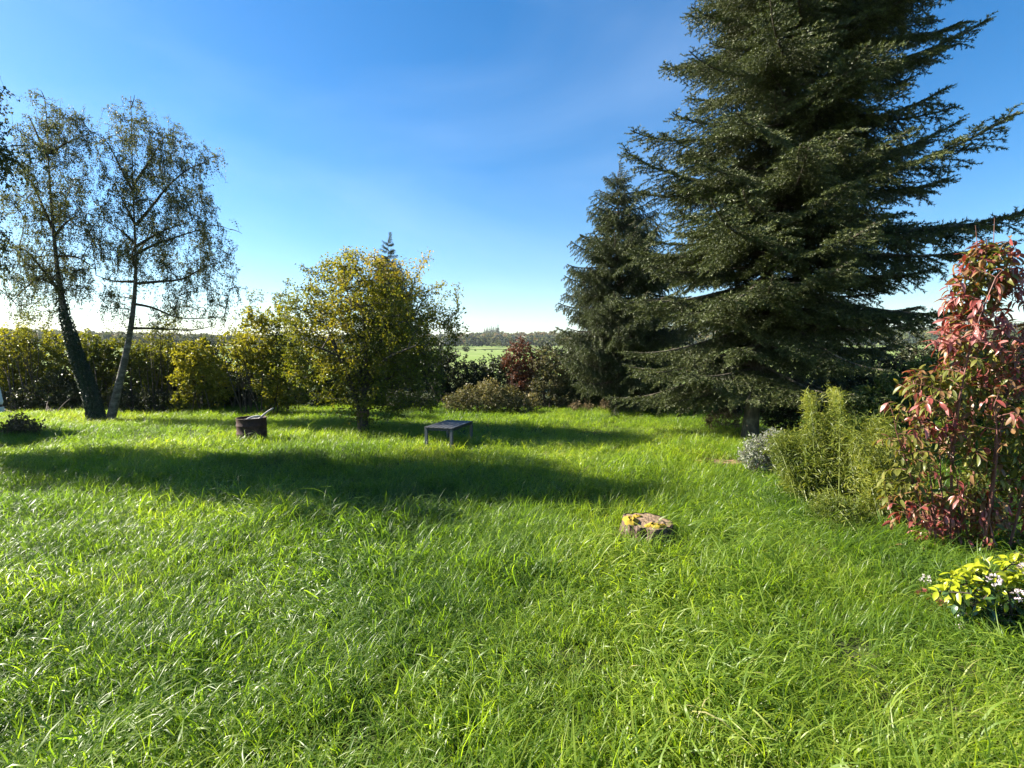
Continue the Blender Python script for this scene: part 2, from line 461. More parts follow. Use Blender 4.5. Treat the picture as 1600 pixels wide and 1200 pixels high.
# ------------------------------------------------------------------ the air between here and the hill
mb = MB(); mb.box((0, 1240, 31.5), (5300, 2800, 66))
hm, hnt, hout = new_mat('haze')
hv = hnt.nodes.new('ShaderNodeVolumePrincipled')
hv.inputs['Color'].default_value = (.90, .95, 1.0, 1); hv.inputs['Density'].default_value = 0.00011; hv.inputs['Anisotropy'].default_value = .1
hnt.links.new(hv.outputs[0], hout.inputs['Volume'])
haze = mb.build('haze', hm, kind='stuff')

# ------------------------------------------------------------------ spruce boughs
def make_bough(L, seed, style):
    """one bough along +X: a wood spine, side shoots and needles (two materials)"""
    r_ = np.random.default_rng(seed)
    mb = MB()
    n = 14
    t = np.linspace(0, 1, n)
    if style == 'weep':
        z = L * (.10 * t - .52 * t ** 2 + .42 * t ** 3)
    else:
        z = L * (.06 * t - .42 * t ** 2 + .40 * t ** 3)
    y = L * .05 * np.sin(t * 3 + r_.uniform(0, 6)) * t
    sp = np.stack([L * t * .98, y, z], 1)
    mb.tube(sp, .010 + .012 * L * (1 - t) ** 1.2, 5, mat=0)
    P = []; D = []; T = []
    def needles(p0, p1, tip, dens):
        l = np.linalg.norm(p1 - p0); k = max(2, int(l / dens))
        k = int(k * 1.35) + 1
        u = r_.uniform(0, 1, k * 3)
        ax = (p1 - p0) / max(l, 1e-6)
        P.append(p0 + (p1 - p0) * u[:, None])
        rad = r_.normal(size=(k * 3, 3)); rad[:, 2] += .25
        rad -= (rad @ ax)[:, None] * ax
        D.append(norm(rad) * .75 + ax * .75)
        T.append(np.clip(tip + r_.normal(0, .16, k * 3), 0, .97))
    def curve(p, d, l, dr, m=4):
        q = [p]
        dd = d.copy()
        for _ in range(m):
            dd = norm(dd + np.array([0, 0, dr / m]))
            q.append(q[-1] + dd * l / m)
        return np.array(q)
    step = .085
    s = .10; side = 1
    while s < .985:
        f = s * (n - 1); i = min(int(f), n - 2); p = sp[i] + (sp[i + 1] - sp[i]) * (f - i)
        tan = norm(sp[i + 1] - sp[i])
        l = (L * .36 * (1 - s) ** .75 * min(1, s * 2.2 + .25) + .14) * r_.uniform(.65, 1.2)
        a = math.radians(r_.uniform(45, 68)) * side
        d = np.array([tan[0] * math.cos(a) - tan[1] * math.sin(a), tan[0] * math.sin(a) + tan[1] * math.cos(a), tan[2] - r_.uniform(.05, .3)])
        dr = -r_.uniform(.5, 1.3) if style == 'weep' else -r_.uniform(-.15, .55)
        c = curve(p, norm(d), l, dr)
        mb.tube(c, np.linspace(.006, .002, len(c)), 3, mat=0, cap=False)
        for k in range(len(c) - 1):
            needles(c[k], c[k + 1], .3 + .12 * k, .020)
        m = int(l / .055); sd = 1
        for k in range(m):
            uu = (k + .6) / m; g = uu * (len(c) - 1); j = min(int(g), len(c) - 2)
            q = c[j] + (c[j + 1] - c[j]) * (g - j); tn = norm(c[j + 1] - c[j])
            b = math.radians(r_.uniform(35, 65)) * sd
            e = np.array([tn[0] * math.cos(b) - tn[1] * math.sin(b), tn[0] * math.sin(b) + tn[1] * math.cos(b), tn[2] - r_.uniform(-.1, .35)])
            if style == 'weep': e[2] -= r_.uniform(.4, 1.6)
            ll = (.07 + .38 * l * (1 - uu)) * r_.uniform(.6, 1.2)
            ll = min(ll, .34)
            e = norm(e); q2 = q + e * ll * .55; q3 = q2 + norm(e + [0, 0, -.25 if style == 'weep' else .12]) * ll * .45
            needles(q, q2, .35, .021); needles(q2, q3, .65, .021)
            sd = -sd
        side = -side; s += step / L * r_.uniform(.35, .75)
    for k in range(n // 3, n - 1):
        needles(sp[k], sp[k + 1], .5, .014)
    P = np.concatenate(P); D = np.concatenate(D); T = np.concatenate(T)
    k = len(P)
    sd = norm(np.cross(D, norm(r_.normal(size=(k, 3)))))
    ln_ = r_.uniform(.026, .048, k)[:, None]; w = .0058
    V = np.stack([P - sd * w, P + sd * w, P + norm(D) * ln_], 1).reshape(-1, 3)
    b = np.arange(k) * 3
    mb.add(V, tris=np.stack([b, b + 1, b + 2], 1), mat=1, tint=np.repeat(T, 3))
    return mb.mesh('bough', [M['sprucebark'], M['spruce_far' if style == 'weep' else 'spruce']])

def spruce(name, label, base, H, top, lean_pts, length_fn, style, meshes, whorl, per, seed, trunk_r, zmin=.5, pitch=(8, -14), fill=1.0):
    """trunk through lean_pts; every bough a part of its own, sharing a few meshes"""
    r_ = np.random.default_rng(seed)
    t = thing(name, label, 'tree', base)
    pts = np.array(lean_pts, float) - np.array(base)
    zz = np.linspace(-.15, pts[-1, 2], 24)
    cx = np.interp(zz, pts[:, 2], pts[:, 0]); cy = np.interp(zz, pts[:, 2], pts[:, 1])
    mb = MB(); mb.tube(np.stack([cx, cy, zz], 1), trunk_r * (1 - .96 * np.clip(zz / pts[-1, 2], 0, 1) ** .9) + trunk_r * .25 * np.exp(-np.maximum(zz, 0) * 5), 12, cap=True)
    mb.build('trunk', M['sprucebark'], t, smooth=True)
    Ls = sorted(meshes)
    z = zmin; a0 = r_.uniform(0, 6.28)
    while z < pts[-1, 2] - .12:
        rel = z / pts[-1, 2]
        k = per if r_.random() < .8 else per - 1
        for i in range(k):
            a = a0 + i * 2 * math.pi / k + r_.normal(0, .18)
            zi = z + r_.normal(0, whorl * .25)
            if zi > pts[-1, 2] - .06: continue
            L = length_fn(zi, a, r_) * fill
            if L < .12: continue
            Lm = min(Ls, key=lambda q: abs(math.log(q / L)))
            o = link('bough', r_.choice(meshes[Lm]), t)
            p = pitch[0] * rel + pitch[1] * (1 - rel) + r_.normal(0, 8)
            o.location = (float(np.interp(zi, zz, cx)), float(np.interp(zi, zz, cy)), zi)
            o.rotation_euler = Euler((r_.normal(0, .12), -math.radians(p), a), 'XYZ')
            s_ = L / Lm
            o.scale = (s_, s_ * r_.uniform(.9, 1.1), s_)
        a0 += 1.1 + r_.uniform(-.3, .3)
        z += whorl * r_.uniform(.75, 1.25)
    # leader
    o = link('leader_shoot', meshes[Ls[0]][0], t)
    o.location = (float(cx[-1]), float(cy[-1]), float(zz[-1]) - .3); o.rotation_euler = Euler((0, -math.radians(86), 0)); sc = .55 / Ls[0]; o.scale = (sc, sc * .9, sc * .9)
    return t

BIG = {L: [make_bough(L, 40 + int(L * 10) + k, 'flat') for k in range(2)] for L in (1.0, 2.0, 3.0)}
WEEP = {L: [make_bough(L, 90 + int(L * 10) + k, 'weep') for k in range(2)] for L in (.8, 1.7)}

YB = 9.4
b0 = on_ground(1170, 690); b0[2] = 0
big_pts = [b0, at(1205, 380, YB), at(1243, 50, YB), at(1290, -330, YB), at(1312, -560, YB)]
def big_len(z, a, r_):
    # measured half-widths (m): left and right of the trunk, by height
    px = 9.4 / FPX
    zl = [0.5, 0.9, 1.5, 2.2, 2.8, 3.9, 4.6, 5.6, 6.3, 7.4, 8.1, 9.5, 11.5, 14]
    lf = [1.2, 2.2, 2.7, 3.1, 3.2, 3.1, 2.9, 2.7, 2.7, 2.5, 2.4, 2.1, 1.3, .1]
    rt = [1.0, 1.6, 2.6, 2.9, 3.3, 3.7, 3.6, 3.2, 3.6, 3.3, 3.3, 2.9, 1.6, .1]
    l = np.interp(z, zl, lf); r = np.interp(z, zl, rt)
    c = math.cos(a)
    base = r * max(c, 0) + l * max(-c, 0) + (1 - abs(c)) * (l + r) * .47
    return base * (r_.uniform(.55, .95) if r_.random() < .88 else r_.uniform(.95, 1.12))
spruce('spruce_tree', 'tall dark spruce with broad shelving boughs on the right of the lawn', b0, 13, None, big_pts, big_len, 'flat', BIG, .29, 7, 5, .135, zmin=1.2, pitch=(4, -9))

b1 = on_ground(972, 640)
YW = b1[1]
w_pts = [b1, at(968, 500, YW), at(965, 268, YW)]
def weep_len(z, a, r_):
    zl = [.3, 1.2, 2.4, 3.4, 4.4, 5.4, 6.2, 6.7]
    lf = [1.75, 1.8, 1.8, 1.75, 1.3, .85, .45, .15]
    return np.interp(z, zl, lf) * r_.uniform(.5, 1.14) * (1 + .35 * max(math.cos(a), 0))
spruce('spruce_tree', 'slender conical spruce with hanging twigs left of the tall dark spruce', b1, 6.7, None, w_pts, weep_len, 'weep', WEEP, .19, 7, 6, .13, zmin=.35, pitch=(18, -2))

YC = 22.0
c_top = at(606, 372, YC); cbase = np.array([c_top[0], YC, 0.0])
def small_len(z, a, r_): return np.interp(z, [0.5, 3, c_top[2] - 1.2, c_top[2] - .1], [1.9, 1.6, .62, .22]) * r_.uniform(.75, 1.1)
spruce('spruce_tree', 'dark spruce whose tip shows above the yellow round tree', cbase, c_top[2], None, [cbase, c_top], small_len, 'weep', WEEP, .24, 7, 9, .12, zmin=.6, pitch=(30, 0))

# ------------------------------------------------------------------ broadleaved trees and shrubs
def bez(p, q, lift, wob, r_, n=6):
    d = q - p; l = np.linalg.norm(d)
    c = p + d * .5 + np.array([0, 0, lift * l]) + r_.normal(0, wob * l, 3)
    t = np.linspace(0, 1, n)[:, None]
    return (1 - t) ** 2 * p + 2 * t * (1 - t) * c + t ** 2 * q

def sample_blobs(blobs, n, r_, shell=.35):
    C = np.array([b[0] for b in blobs]); R = np.array([b[1] for b in blobs])
    W = np.array([b[2] if len(b) > 2 else 1 for b in blobs]) * np.prod(R, 1); W = W / W.sum()
    k = r_.choice(len(blobs), n, p=W)
    d = norm(r_.normal(size=(n, 3))); u = r_.uniform(0, 1, n) ** shell
    return C[k] + d * u[:, None] * R[k], k

def pxblobs(lst, Y, depth=1.0):
    out = []
    for b in lst:
        px, py, r = b[:3]; w = b[3] if len(b) > 3 else 1.0
        yy = Y + (b[4] if len(b) > 4 else 0.0)
        R = r * yy / FPX
        out.append((at(px, py, yy), np.array([R, R * depth, R]), w))
    return out

class Plant:
    """a skeleton of limbs to which branches and twigs attach; leaves sit on the twigs"""
    def __init__(self, seed):
        self.r = np.random.default_rng(seed)
        self.P = []; self.lv = []
        self.wood = MB(); self.tw = []
    def limb(self, pts, r0, r1, mb=None, sides=8, level=0):
        pts = np.asarray(pts, float)
        n = max(6, len(pts) * 3)
        s = np.linspace(0, len(pts) - 1, n); i = np.arange(len(pts))
        c = np.stack([np.interp(s, i, pts[:, k]) for k in range(3)], 1)
        for _ in range(2): c[1:-1] = (c[:-2] + 2 * c[1:-1] + c[2:]) / 4
        (mb or self.wood).tube(c, r1 + (r0 - r1) * np.linspace(1, 0, n) ** (1.9 if sides == 9 else 1.25), sides)
        self.P.append(c)
    def branch_out(self, targets, r0, r1, lift=.12, wob=.08, sides=4, n=6, maxlen=None, store=True, mb=None):
        r_ = self.r
        for q in targets:
            A = np.concatenate(self.P[-4000:])
            d = np.linalg.norm(A - q, axis=1) + np.maximum(0, A[:, 2] - q[2]) * .8
            p = A[np.argmin(d)]
            if np.linalg.norm(q - p) < .03: continue
            if maxlen and np.linalg.norm(q - p) > maxlen: q = p + (q - p) * maxlen / np.linalg.norm(q - p)
            c = bez(p, q, lift, wob, r_, n)
            (mb or self.wood).tube(c, np.linspace(r0, r1, n), sides, cap=False)
            if store: self.P.append(c[1:])
            self.tw.append(c)

def leaves_on(twigs, r_, per_m, L, W, droop, tint_fn, mb, jitter=.03, start=.25, spread=1.0, mat=0, fold=.25, wpos=.45):
    P = []; D = []
    for c in twigs:
        seg = np.diff(c, axis=0); l = np.linalg.norm(seg, axis=1).sum()
        k = r_.poisson(per_m * l) + 1
        u = r_.uniform(start, 1, k) * (len(c) - 1); i = np.minimum(u.astype(int), len(c) - 2)
        p = c[i] + (c[i + 1] - c[i]) * (u - i)[:, None]
        tan = norm(seg[i])
        d = tan * .5 + norm(r_.normal(size=(k, 3))) * spread + np.array([0, 0, -droop])
        P.append(p + r_.normal(0, jitter, (k, 3))); D.append(d)
    P = np.concatenate(P); D = norm(np.concatenate(D)); n = len(P)
    N = norm(r_.normal(size=(n, 3)) * .7 + [0, 0, 1.0])
    sz = r_.uniform(.65, 1.2, n)
    mb.leaves(P, D, N, L * sz, W * sz, tint_fn(P, r_), mat=mat, fold=fold, wpos=wpos)
    return n

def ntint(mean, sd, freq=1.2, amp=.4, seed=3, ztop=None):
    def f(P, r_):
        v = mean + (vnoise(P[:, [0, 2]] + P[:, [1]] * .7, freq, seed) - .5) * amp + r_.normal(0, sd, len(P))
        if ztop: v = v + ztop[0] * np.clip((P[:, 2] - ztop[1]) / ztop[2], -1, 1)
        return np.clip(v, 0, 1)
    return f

def shift(p, loc):
    """move a Plant's or MB's geometry into the thing's own frame"""
    loc = np.asarray(loc, float)
    p.v = [v - loc for v in p.v]

def shrub(name, label, cat, px, py, blobs, Y, leafmat, tint, nstem=9, nb=80, nt=260, per_m=26, L=.055, W=.032, droop=.25, seed=0, depth=.9,
          twigmat='twig', group=None, stem_r=.018, lift=.05, twlen=.5, base_spread=.25, spread=1.0, shell=.45, fold=.25, base=None, wpos=.45):
    base = on_ground(px, py) if base is None else np.array(base, float)
    base[2] = float(ground_z(base[0], base[1])[0])
    bl = pxblobs(blobs, Y, depth)
    p = Plant(seed + 1000); r_ = p.r
    nb = int(nb * 1.2); nt = int(nt * 1.7); per_m = per_m * 2.0; L = L * 1.1; W = W * 1.15
    tg, _ = sample_blobs(bl, nstem, r_, .6)
    for q in tg:
        b = base + np.array([r_.normal(0, base_spread), r_.normal(0, base_spread), -.05])
        # stems start below the part of the shrub they feed
        b[:2] += (q[:2] - b[:2]) * .45
        p.limb(bez(b, q, .15, .06, r_, 6), stem_r, stem_r * .35, sides=5)
    t1, _ = sample_blobs(bl, nb, r_, shell); p.tw = []
    p.branch_out(t1, stem_r * .4, .003, lift, .08, 4)
    t2, _ = sample_blobs(bl, nt, r_, shell)
    p.branch_out(t2, .004, .0018, lift, .1, 3, n=5, maxlen=twlen * 1.6, store=False)
    lf = MB()
    leaves_on(p.tw, r_, per_m, L, W, droop, tint, lf, spread=spread, fold=fold, wpos=wpos)
    t = thing(name, label, cat, base, group)
    shift(p.wood, base); shift(lf, base)
    p.wood.build('stems', M[twigmat], t)
    lf.build('foliage', M[leafmat], t, kind='stuff')
    return t

# ---- the yellowing round tree in the middle of the lawn
def round_tree():
    base = on_ground(567, 676); Y = base[1]
    p = Plant(11); r_ = p.r
    trunk = MB()
    f0 = at(566, 640, Y)
    p.limb([base + [0, 0, -.1], at(567, 655, Y), f0, at(570, 615, Y), at(578, 570, Y)], .125, .065, trunk, 10)
    p.limb([f0 + [0, 0, -.12], at(553, 612, Y - .15), at(535, 570, Y - .4), at(515, 520, Y - .5)], .075, .03, trunk, 8)
    limbs = MB()
    for (x1, y1, d1, x2, y2, d2) in [(590, 570, .3, 640, 500, .5), (572, 530, -.2, 560, 440, -.3), (560, 560, .6, 520, 470, 1.0), (600, 560, -.6, 650, 540, -1.2),
                                     (600, 520, .2, 620, 440, .2), (540, 560, -.7, 490, 540, -1.2), (530, 550, .3, 470, 500, .5), (580, 560, 1.0, 610, 500, 1.6), (610, 590, .2, 690, 560, .3)]:
        p.limb([at(570, 605, Y), at(x1, y1, Y + d1), at(x2, y2, Y + d2)], .045, .014, limbs, 6)
    bl = pxblobs([(575, 500, 105), (560, 460, 70), (640, 520, 78), (500, 520, 68), (588, 447, 46), (540, 435, 45), (470, 500, 38), (690, 500, 30), (580, 580, 90), (650, 590, 55), (505, 585, 60), (465, 560, 40)], Y, 1.0)
    t1, _ = sample_blobs(bl, 240, r_, .4); p.tw = []
    p.branch_out(t1, .014, .005, .1, .06, 4, mb=limbs)
    t2, _ = sample_blobs(bl, 2000, r_, .38)
    p.branch_out(t2, .005, .002, .1, .08, 3, n=5, maxlen=.8, mb=limbs, store=False)
    # upright water shoots breaking the outline
    sh = []
    for px, py in [(458, 438), (478, 420), (497, 405), (520, 398), (540, 390), (556, 384), (575, 392), (588, 404), (628, 414), (650, 418), (676, 408), (700, 440), (712, 450), (725, 470), (722, 490), (440, 470), (430, 480), (715, 520), (690, 435), (640, 410), (468, 455), (665, 425)]:
        q = at(px + r_.normal(0, 5), py + 6 + r_.normal(0, 6), Y + r_.normal(0, .5)); sh.append(q)
        for _ in range(2): sh.append(q + r_.normal(0, .14, 3) - [0, 0, .12])
    p.branch_out(sh, .005, .002, .18, .04, 3, n=6, mb=limbs, store=False)
    lf = MB()
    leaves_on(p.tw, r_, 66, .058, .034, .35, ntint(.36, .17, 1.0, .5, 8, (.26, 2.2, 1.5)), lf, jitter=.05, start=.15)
    t = thing('round_tree', 'round yellowing broadleaf tree with short dark trunk in mid lawn', 'tree', base)
    for m in (trunk, limbs, lf): shift(m, base)
    tk = trunk.build('trunk', M['bark'], t, smooth=True)
    limbs.build('limbs', M['bark'], t)
    lf.build('crown', M['apple'], t, kind='stuff')
    b = MB(); zc = at(567, 646, Y)[2] - base[2]; cx = at(567, 646, Y)[0] - base[0]
    a = np.linspace(0, 2 * math.pi, 13)
    for s_, rr in ((0, .125), (1, .131)): pass
    b.tube([(cx, 0, zc - .06), (cx, 0, zc - .055), (cx, 0, zc + .055), (cx, 0, zc + .06)], [.112, .128, .128, .112], 14, cap=False)
    b.build('trunk_band', M['band'], t, smooth=True)
round_tree()

# ---- birches
def birch(label, base_px, trunk, limbs, blobs, Y, seed, nb, nt, strand, leaf_per_m, tint, ivy=False, r0=.15, name='birch_tree', leafL=.036):
    base = on_ground(*base_px) if len(base_px) == 2 else np.array(base_px, float)
    p = Plant(seed); r_ = p.r
    tr = MB(); lm = MB()
    tp = [base + [0, 0, -.1]] + [at(a, b, Y) if not isinstance(a, tuple) else None for a, b in trunk]
    p.limb(tp, r0, .007, tr, 9)
    for L_ in limbs:
        p.limb([at(a, b, Y + (d[0] if d else 0)) for a, b, *d in L_], .038, .008, lm, 6)
    bl = pxblobs(blobs, Y, 1.0)
    t1, _ = sample_blobs(bl, nb, r_, .4); p.tw = []
    p.branch_out(t1, .012, .004, .16, .05, 4, mb=lm)
    nt = int(nt * 1.5); leaf_per_m = leaf_per_m * 1.85; strand = strand * 1.25
    t2, _ = sample_blobs(bl, nt, r_, .4); main = list(p.tw); p.tw = []
    p.branch_out(t2, .004, .002, .2, .06, 3, n=5, maxlen=.9, mb=lm, store=False)
    tw = list(p.tw)
    # hanging tresses
    st = []
    for c in main + tw:
        for _ in range(r_.poisson(strand)):
            k = r_.integers(1, len(c)); q = c[k]
            l = r_.uniform(.2, .75)
            d = np.array([r_.normal(0, .22), r_.normal(0, .22), -1.0])
            side = np.array([r_.normal(0, 1), r_.normal(0, 1), .25]); side /= np.linalg.norm(side)
            m1 = q + side * l * .25
            s_ = np.array([q, m1, m1 + norm(d) * l * .4, m1 + norm(d + [r_.normal(0, .2), 0, 0]) * l * .85])
            lm.tube(s_, [.0025, .002, .0018, .0012], 3, cap=False); st.append(s_)
    lf = MB()
    leaves_on(tw, r_, leaf_per_m, leafL, leafL * .72, .5, tint, lf, jitter=.03)
    leaves_on(st, r_, leaf_per_m * 1.25, leafL, leafL * .72, .8, tint, lf, jitter=.02, start=.1)
    t = thing(name, label, 'tree', base)
    for m in (tr, lm, lf): shift(m, base)
    tk = tr.build('trunk', M['birchbark'], t, smooth=True)
    lm.build('limbs', M['twig'], t)
    lf.build('crown', M['birch'], t, kind='stuff')
    if ivy:
        iv = MB(); n = 5200
        u = np.abs(r_.normal(0, 1, n)) * 1.25; u = np.where(u > 3.6, r_.uniform(0, 1.5, n), u)
        P = []; D = []
        ti = np.array(tp); zz = ti[:, 2]
        cx = np.interp(u, zz, ti[:, 0]); cy = np.interp(u, zz, ti[:, 1])
        a = r_.uniform(0, 6.28, n); rr = (r0 * (1 - u / 9)) * (1 + r_.uniform(-.1, .32, n) * np.clip(1.5 - u / 2.4 + r_.normal(0, .2, n), 0, 1))
        P = np.stack([cx + np.cos(a) * rr, cy + np.sin(a) * rr, u], 1)
        D = np.stack([np.cos(a) * .5, np.sin(a) * .5, -np.ones(n)], 1) + r_.normal(0, .4, (n, 3))
        iv.leaves(P, D, np.stack([np.cos(a), np.sin(a), np.full(n, .4)], 1), .06, .055, r_.uniform(0, 1, n))
        shift(iv, base); iv.build('ivy', M['ivy'], t, kind='stuff')
    return t

birch('leaning birch with ivy up its dark trunk at the left', (153, 656),
      [(140, 610), (118, 550), (97, 475), (86, 390), (80, 320), (76, 260), (74, 200), (70, 155)],
      [[(93, 455), (70, 425), (45, 395), (30, 385)], [(81, 355), (66, 320), (48, 280), (30, 265)], [(84, 370), (105, 345), (125, 335)], [(77, 240), (100, 225), (122, 215)], [(77, 250), (60, 215), (45, 180)], [(92, 450), (60, 430), (20, 470)], [(88, 400), (120, 400), (150, 420)]],
      [(75, 190, 42), (55, 215, 35), (110, 200, 40), (130, 250, 26), (90, 260, 50), (55, 310, 48), (105, 330, 48), (135, 370, 30), (45, 400, 50), (90, 420, 45), (130, 440, 30), (30, 460, 35, .6), (70, 470, 40, .6), (25, 320, 30)],
      12.4, 31, 150, 480, 1.15, 20, ntint(.30, .2), ivy=True, r0=.135)
birch('spreading birch with a pale bare trunk right of the ivy-covered birch', (171, 655),
      [(184, 610), (199, 545), (208, 490), (212, 440), (212, 390), (209, 330), (207, 270), (206, 210), (204, 150)],
      [[(212, 443), (250, 440), (288, 437), (320, 415), (352, 408)], [(214, 396), (245, 380), (290, 366), (330, 352)], [(213, 385), (250, 362), (300, 345)], [(212, 352), (238, 322), (262, 290), (295, 262), (320, 255)],
       [(210, 380), (190, 360), (165, 345)], [(211, 350), (195, 320), (180, 290)], [(210, 475), (240, 480), (280, 500), (350, 495)], [(204, 513), (250, 513), (300, 517), (330, 510)], [(212, 440), (175, 440), (150, 430)], [(208, 290), (235, 250), (255, 215)], [(208, 300), (185, 255), (170, 225)], [(213, 400, .2), (225, 380, 1.2), (240, 350, 1.9)], [(213, 420, .1), (205, 400, -.9), (215, 370, -1.7)]],
      [(205, 185, 36), (240, 200, 40), (180, 220, 30), (270, 240, 45), (210, 260, 55), (320, 260, 38), (255, 300, 60), (190, 320, 50), (300, 320, 40), (335, 370, 42), (280, 380, 55), (220, 390, 60), (165, 390, 35), (345, 430, 38), (290, 440, 45), (180, 450, 35), (330, 480, 35), (270, 490, 40), (200, 495, 35, .7)],
      12.4, 32, 210, 640, 1.15, 20, ntint(.42, .2), r0=.105)
t3 = np.array([-11.9, 8.55, 0.0])
birch('dense dark birch reaching in from beyond the left edge', tuple(t3),
      [(-294, 560), (-292, 420), (-285, 300), (-275, 200), (-262, 60), (-250, -80)],
      [[(-290, 400), (-200, 330), (-90, 260), (0, 240)], [(-280, 250), (-190, 180), (-90, 130), (-20, 115)], [(-290, 430), (-380, 350), (-450, 280)], [(-280, 260), (-350, 160), (-400, 120)], [(-290, 400), (-180, 390), (-60, 380)], [(-265, 130), (-210, 40), (-160, -10)]],
      [(-250, -45, 75), (-165, 30, 90), (-345, 40, 90), (-95, 130, 80), (-250, 150, 120), (-410, 160, 90), (-45, 235, 62), (-150, 270, 100), (-340, 290, 110), (8, 235, 42, 1.5), (-75, 340, 70), (-220, 390, 90), (-25, 400, 45), (-130, 190, 90, 1.0, -1.0), (-200, 60, 80, 1.0, 1.1), (-250, 150, 90, 1.1, -1.6), (-150, 250, 70, 1.2, -1.3), (-200, 330, 75, 1.1, -1.4)],
      8.55, 33, 400, 1550, 1.3, 14, ntint(.35, .22), r0=.18, leafL=.052)

# ---- hedge and scrub behind the lawn
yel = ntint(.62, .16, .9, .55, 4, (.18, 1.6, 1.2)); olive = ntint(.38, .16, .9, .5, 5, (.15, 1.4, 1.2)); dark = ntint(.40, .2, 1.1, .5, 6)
shrub('hazel_shrub', 'yellow-green bush at the far left above the dark brambles', 'shrub', 40, 652, [(15, 545, 42), (60, 550, 38), (30, 590, 40), (80, 590, 34), (-20, 570, 45), (110, 560, 26)], 14.6, 'hazel', yel, seed=1, nb=90, nt=380, per_m=22, L=.085, W=.055)
shrub('bramble_thicket', 'dark bramble bank between the left edge and the ivy-covered birch', 'shrub', 75, 655, [(60, 630, 34), (100, 628, 34), (30, 635, 30), (85, 600, 26), (125, 625, 30), (0, 630, 30)], 13.9, 'hedge', dark, seed=2, nb=90, nt=380, per_m=26, L=.07, W=.045)
shrub('hazel_shrub', 'olive bush showing between the two leaning birch trunks', 'shrub', 160, 650, [(150, 570, 34), (160, 605, 32), (140, 540, 26), (175, 550, 26)], 14.6, 'hazel', olive, seed=3, nb=70, nt=260, L=.08, W=.05)
shrub('hazel_shrub', 'olive bush right of the pale birch trunk', 'shrub', 235, 650, [(220, 565, 32), (255, 560, 34), (235, 600, 34), (275, 575, 28)], 14.8, 'hazel', olive, seed=4, nb=80, nt=300, L=.08, W=.05)
shrub('bramble_thicket', 'low dark scrub at the lawn edge right of the birch trunks', 'shrub', 235, 648, [(205, 630, 24), (240, 628, 26), (270, 632, 22), (185, 625, 24)], 13.9, 'hedge', dark, seed=5, nb=70, nt=240, L=.06, W=.04)
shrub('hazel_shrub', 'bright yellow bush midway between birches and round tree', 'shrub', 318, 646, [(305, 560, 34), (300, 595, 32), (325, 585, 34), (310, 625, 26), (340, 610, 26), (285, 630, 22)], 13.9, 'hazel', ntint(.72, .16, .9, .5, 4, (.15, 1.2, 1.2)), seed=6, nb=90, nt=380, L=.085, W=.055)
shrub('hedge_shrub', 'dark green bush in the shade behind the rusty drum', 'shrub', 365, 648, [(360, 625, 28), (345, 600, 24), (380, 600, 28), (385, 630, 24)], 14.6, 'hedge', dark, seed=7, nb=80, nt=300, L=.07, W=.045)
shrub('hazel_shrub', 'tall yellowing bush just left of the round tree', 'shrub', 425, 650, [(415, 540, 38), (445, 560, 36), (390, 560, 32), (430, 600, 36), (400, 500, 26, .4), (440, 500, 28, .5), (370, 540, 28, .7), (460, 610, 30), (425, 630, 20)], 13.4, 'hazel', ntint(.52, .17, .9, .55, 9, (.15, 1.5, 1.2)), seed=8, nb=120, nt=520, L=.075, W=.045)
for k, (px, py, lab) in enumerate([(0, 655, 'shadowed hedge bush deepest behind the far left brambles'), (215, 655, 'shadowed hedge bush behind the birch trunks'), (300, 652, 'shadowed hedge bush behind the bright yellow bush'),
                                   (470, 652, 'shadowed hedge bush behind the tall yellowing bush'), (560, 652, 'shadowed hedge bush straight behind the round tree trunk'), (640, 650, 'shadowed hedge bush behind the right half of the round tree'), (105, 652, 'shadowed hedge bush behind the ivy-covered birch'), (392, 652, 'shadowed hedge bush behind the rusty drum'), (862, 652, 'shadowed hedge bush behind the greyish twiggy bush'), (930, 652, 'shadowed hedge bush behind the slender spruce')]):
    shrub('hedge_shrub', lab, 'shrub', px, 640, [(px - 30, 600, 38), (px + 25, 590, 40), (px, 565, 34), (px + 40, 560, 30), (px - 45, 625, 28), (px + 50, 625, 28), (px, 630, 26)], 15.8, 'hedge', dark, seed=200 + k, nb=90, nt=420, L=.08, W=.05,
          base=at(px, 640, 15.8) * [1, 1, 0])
shrub('hedge_shrub', 'dark hedge bush right of the round tree below the far meadow', 'shrub', 705, 640, [(690, 588, 30), (715, 580, 30), (738, 590, 30), (700, 562, 20), (725, 610, 28)], 15.4, 'hedge', ntint(.28, .15), seed=30, nb=80, nt=320, L=.07, W=.045)
shrub('hedge_shrub', 'dark hedge bush between round tree and russet bush', 'shrub', 765, 640, [(765, 580, 28), (785, 582, 28), (750, 600, 26), (800, 590, 26), (775, 612, 26)], 15.4, 'hedge', ntint(.28, .15), seed=31, nb=80, nt=320, L=.07, W=.045)
shrub('bramble_thicket', 'tan and green bramble heap at the lawn edge behind the low table', 'shrub', 765, 646, [(710, 632, 22), (735, 624, 27), (765, 620, 30), (795, 628, 26), (825, 632, 22), (770, 640, 18)], 13.5, 'bramble', ntint(.5, .2, 1.5, .5, 3, (.2, .7, .5)), seed=32, nb=140, nt=560, per_m=24, L=.06, W=.03, spread=.9)
shrub('russet_shrub', 'russet-leaved bush standing above the hedge beside the slender spruce', 'shrub', 815, 640, [(812, 545, 20), (800, 562, 20), (828, 565, 22), (815, 590, 26)], 15.0, 'redbush', ntint(.5, .22), seed=33, nb=90, nt=360, per_m=26, L=.06, W=.04)
shrub('hedge_shrub', 'greyish twiggy bush at the foot of the slender spruce', 'shrub', 855, 640, [(850, 565, 24), (858, 595, 28), (878, 580, 26), (875, 620, 26), (840, 612, 24)], 14.6, 'bramble', ntint(.25, .2), seed=34, nb=90, nt=340, per_m=24, L=.05, W=.028)
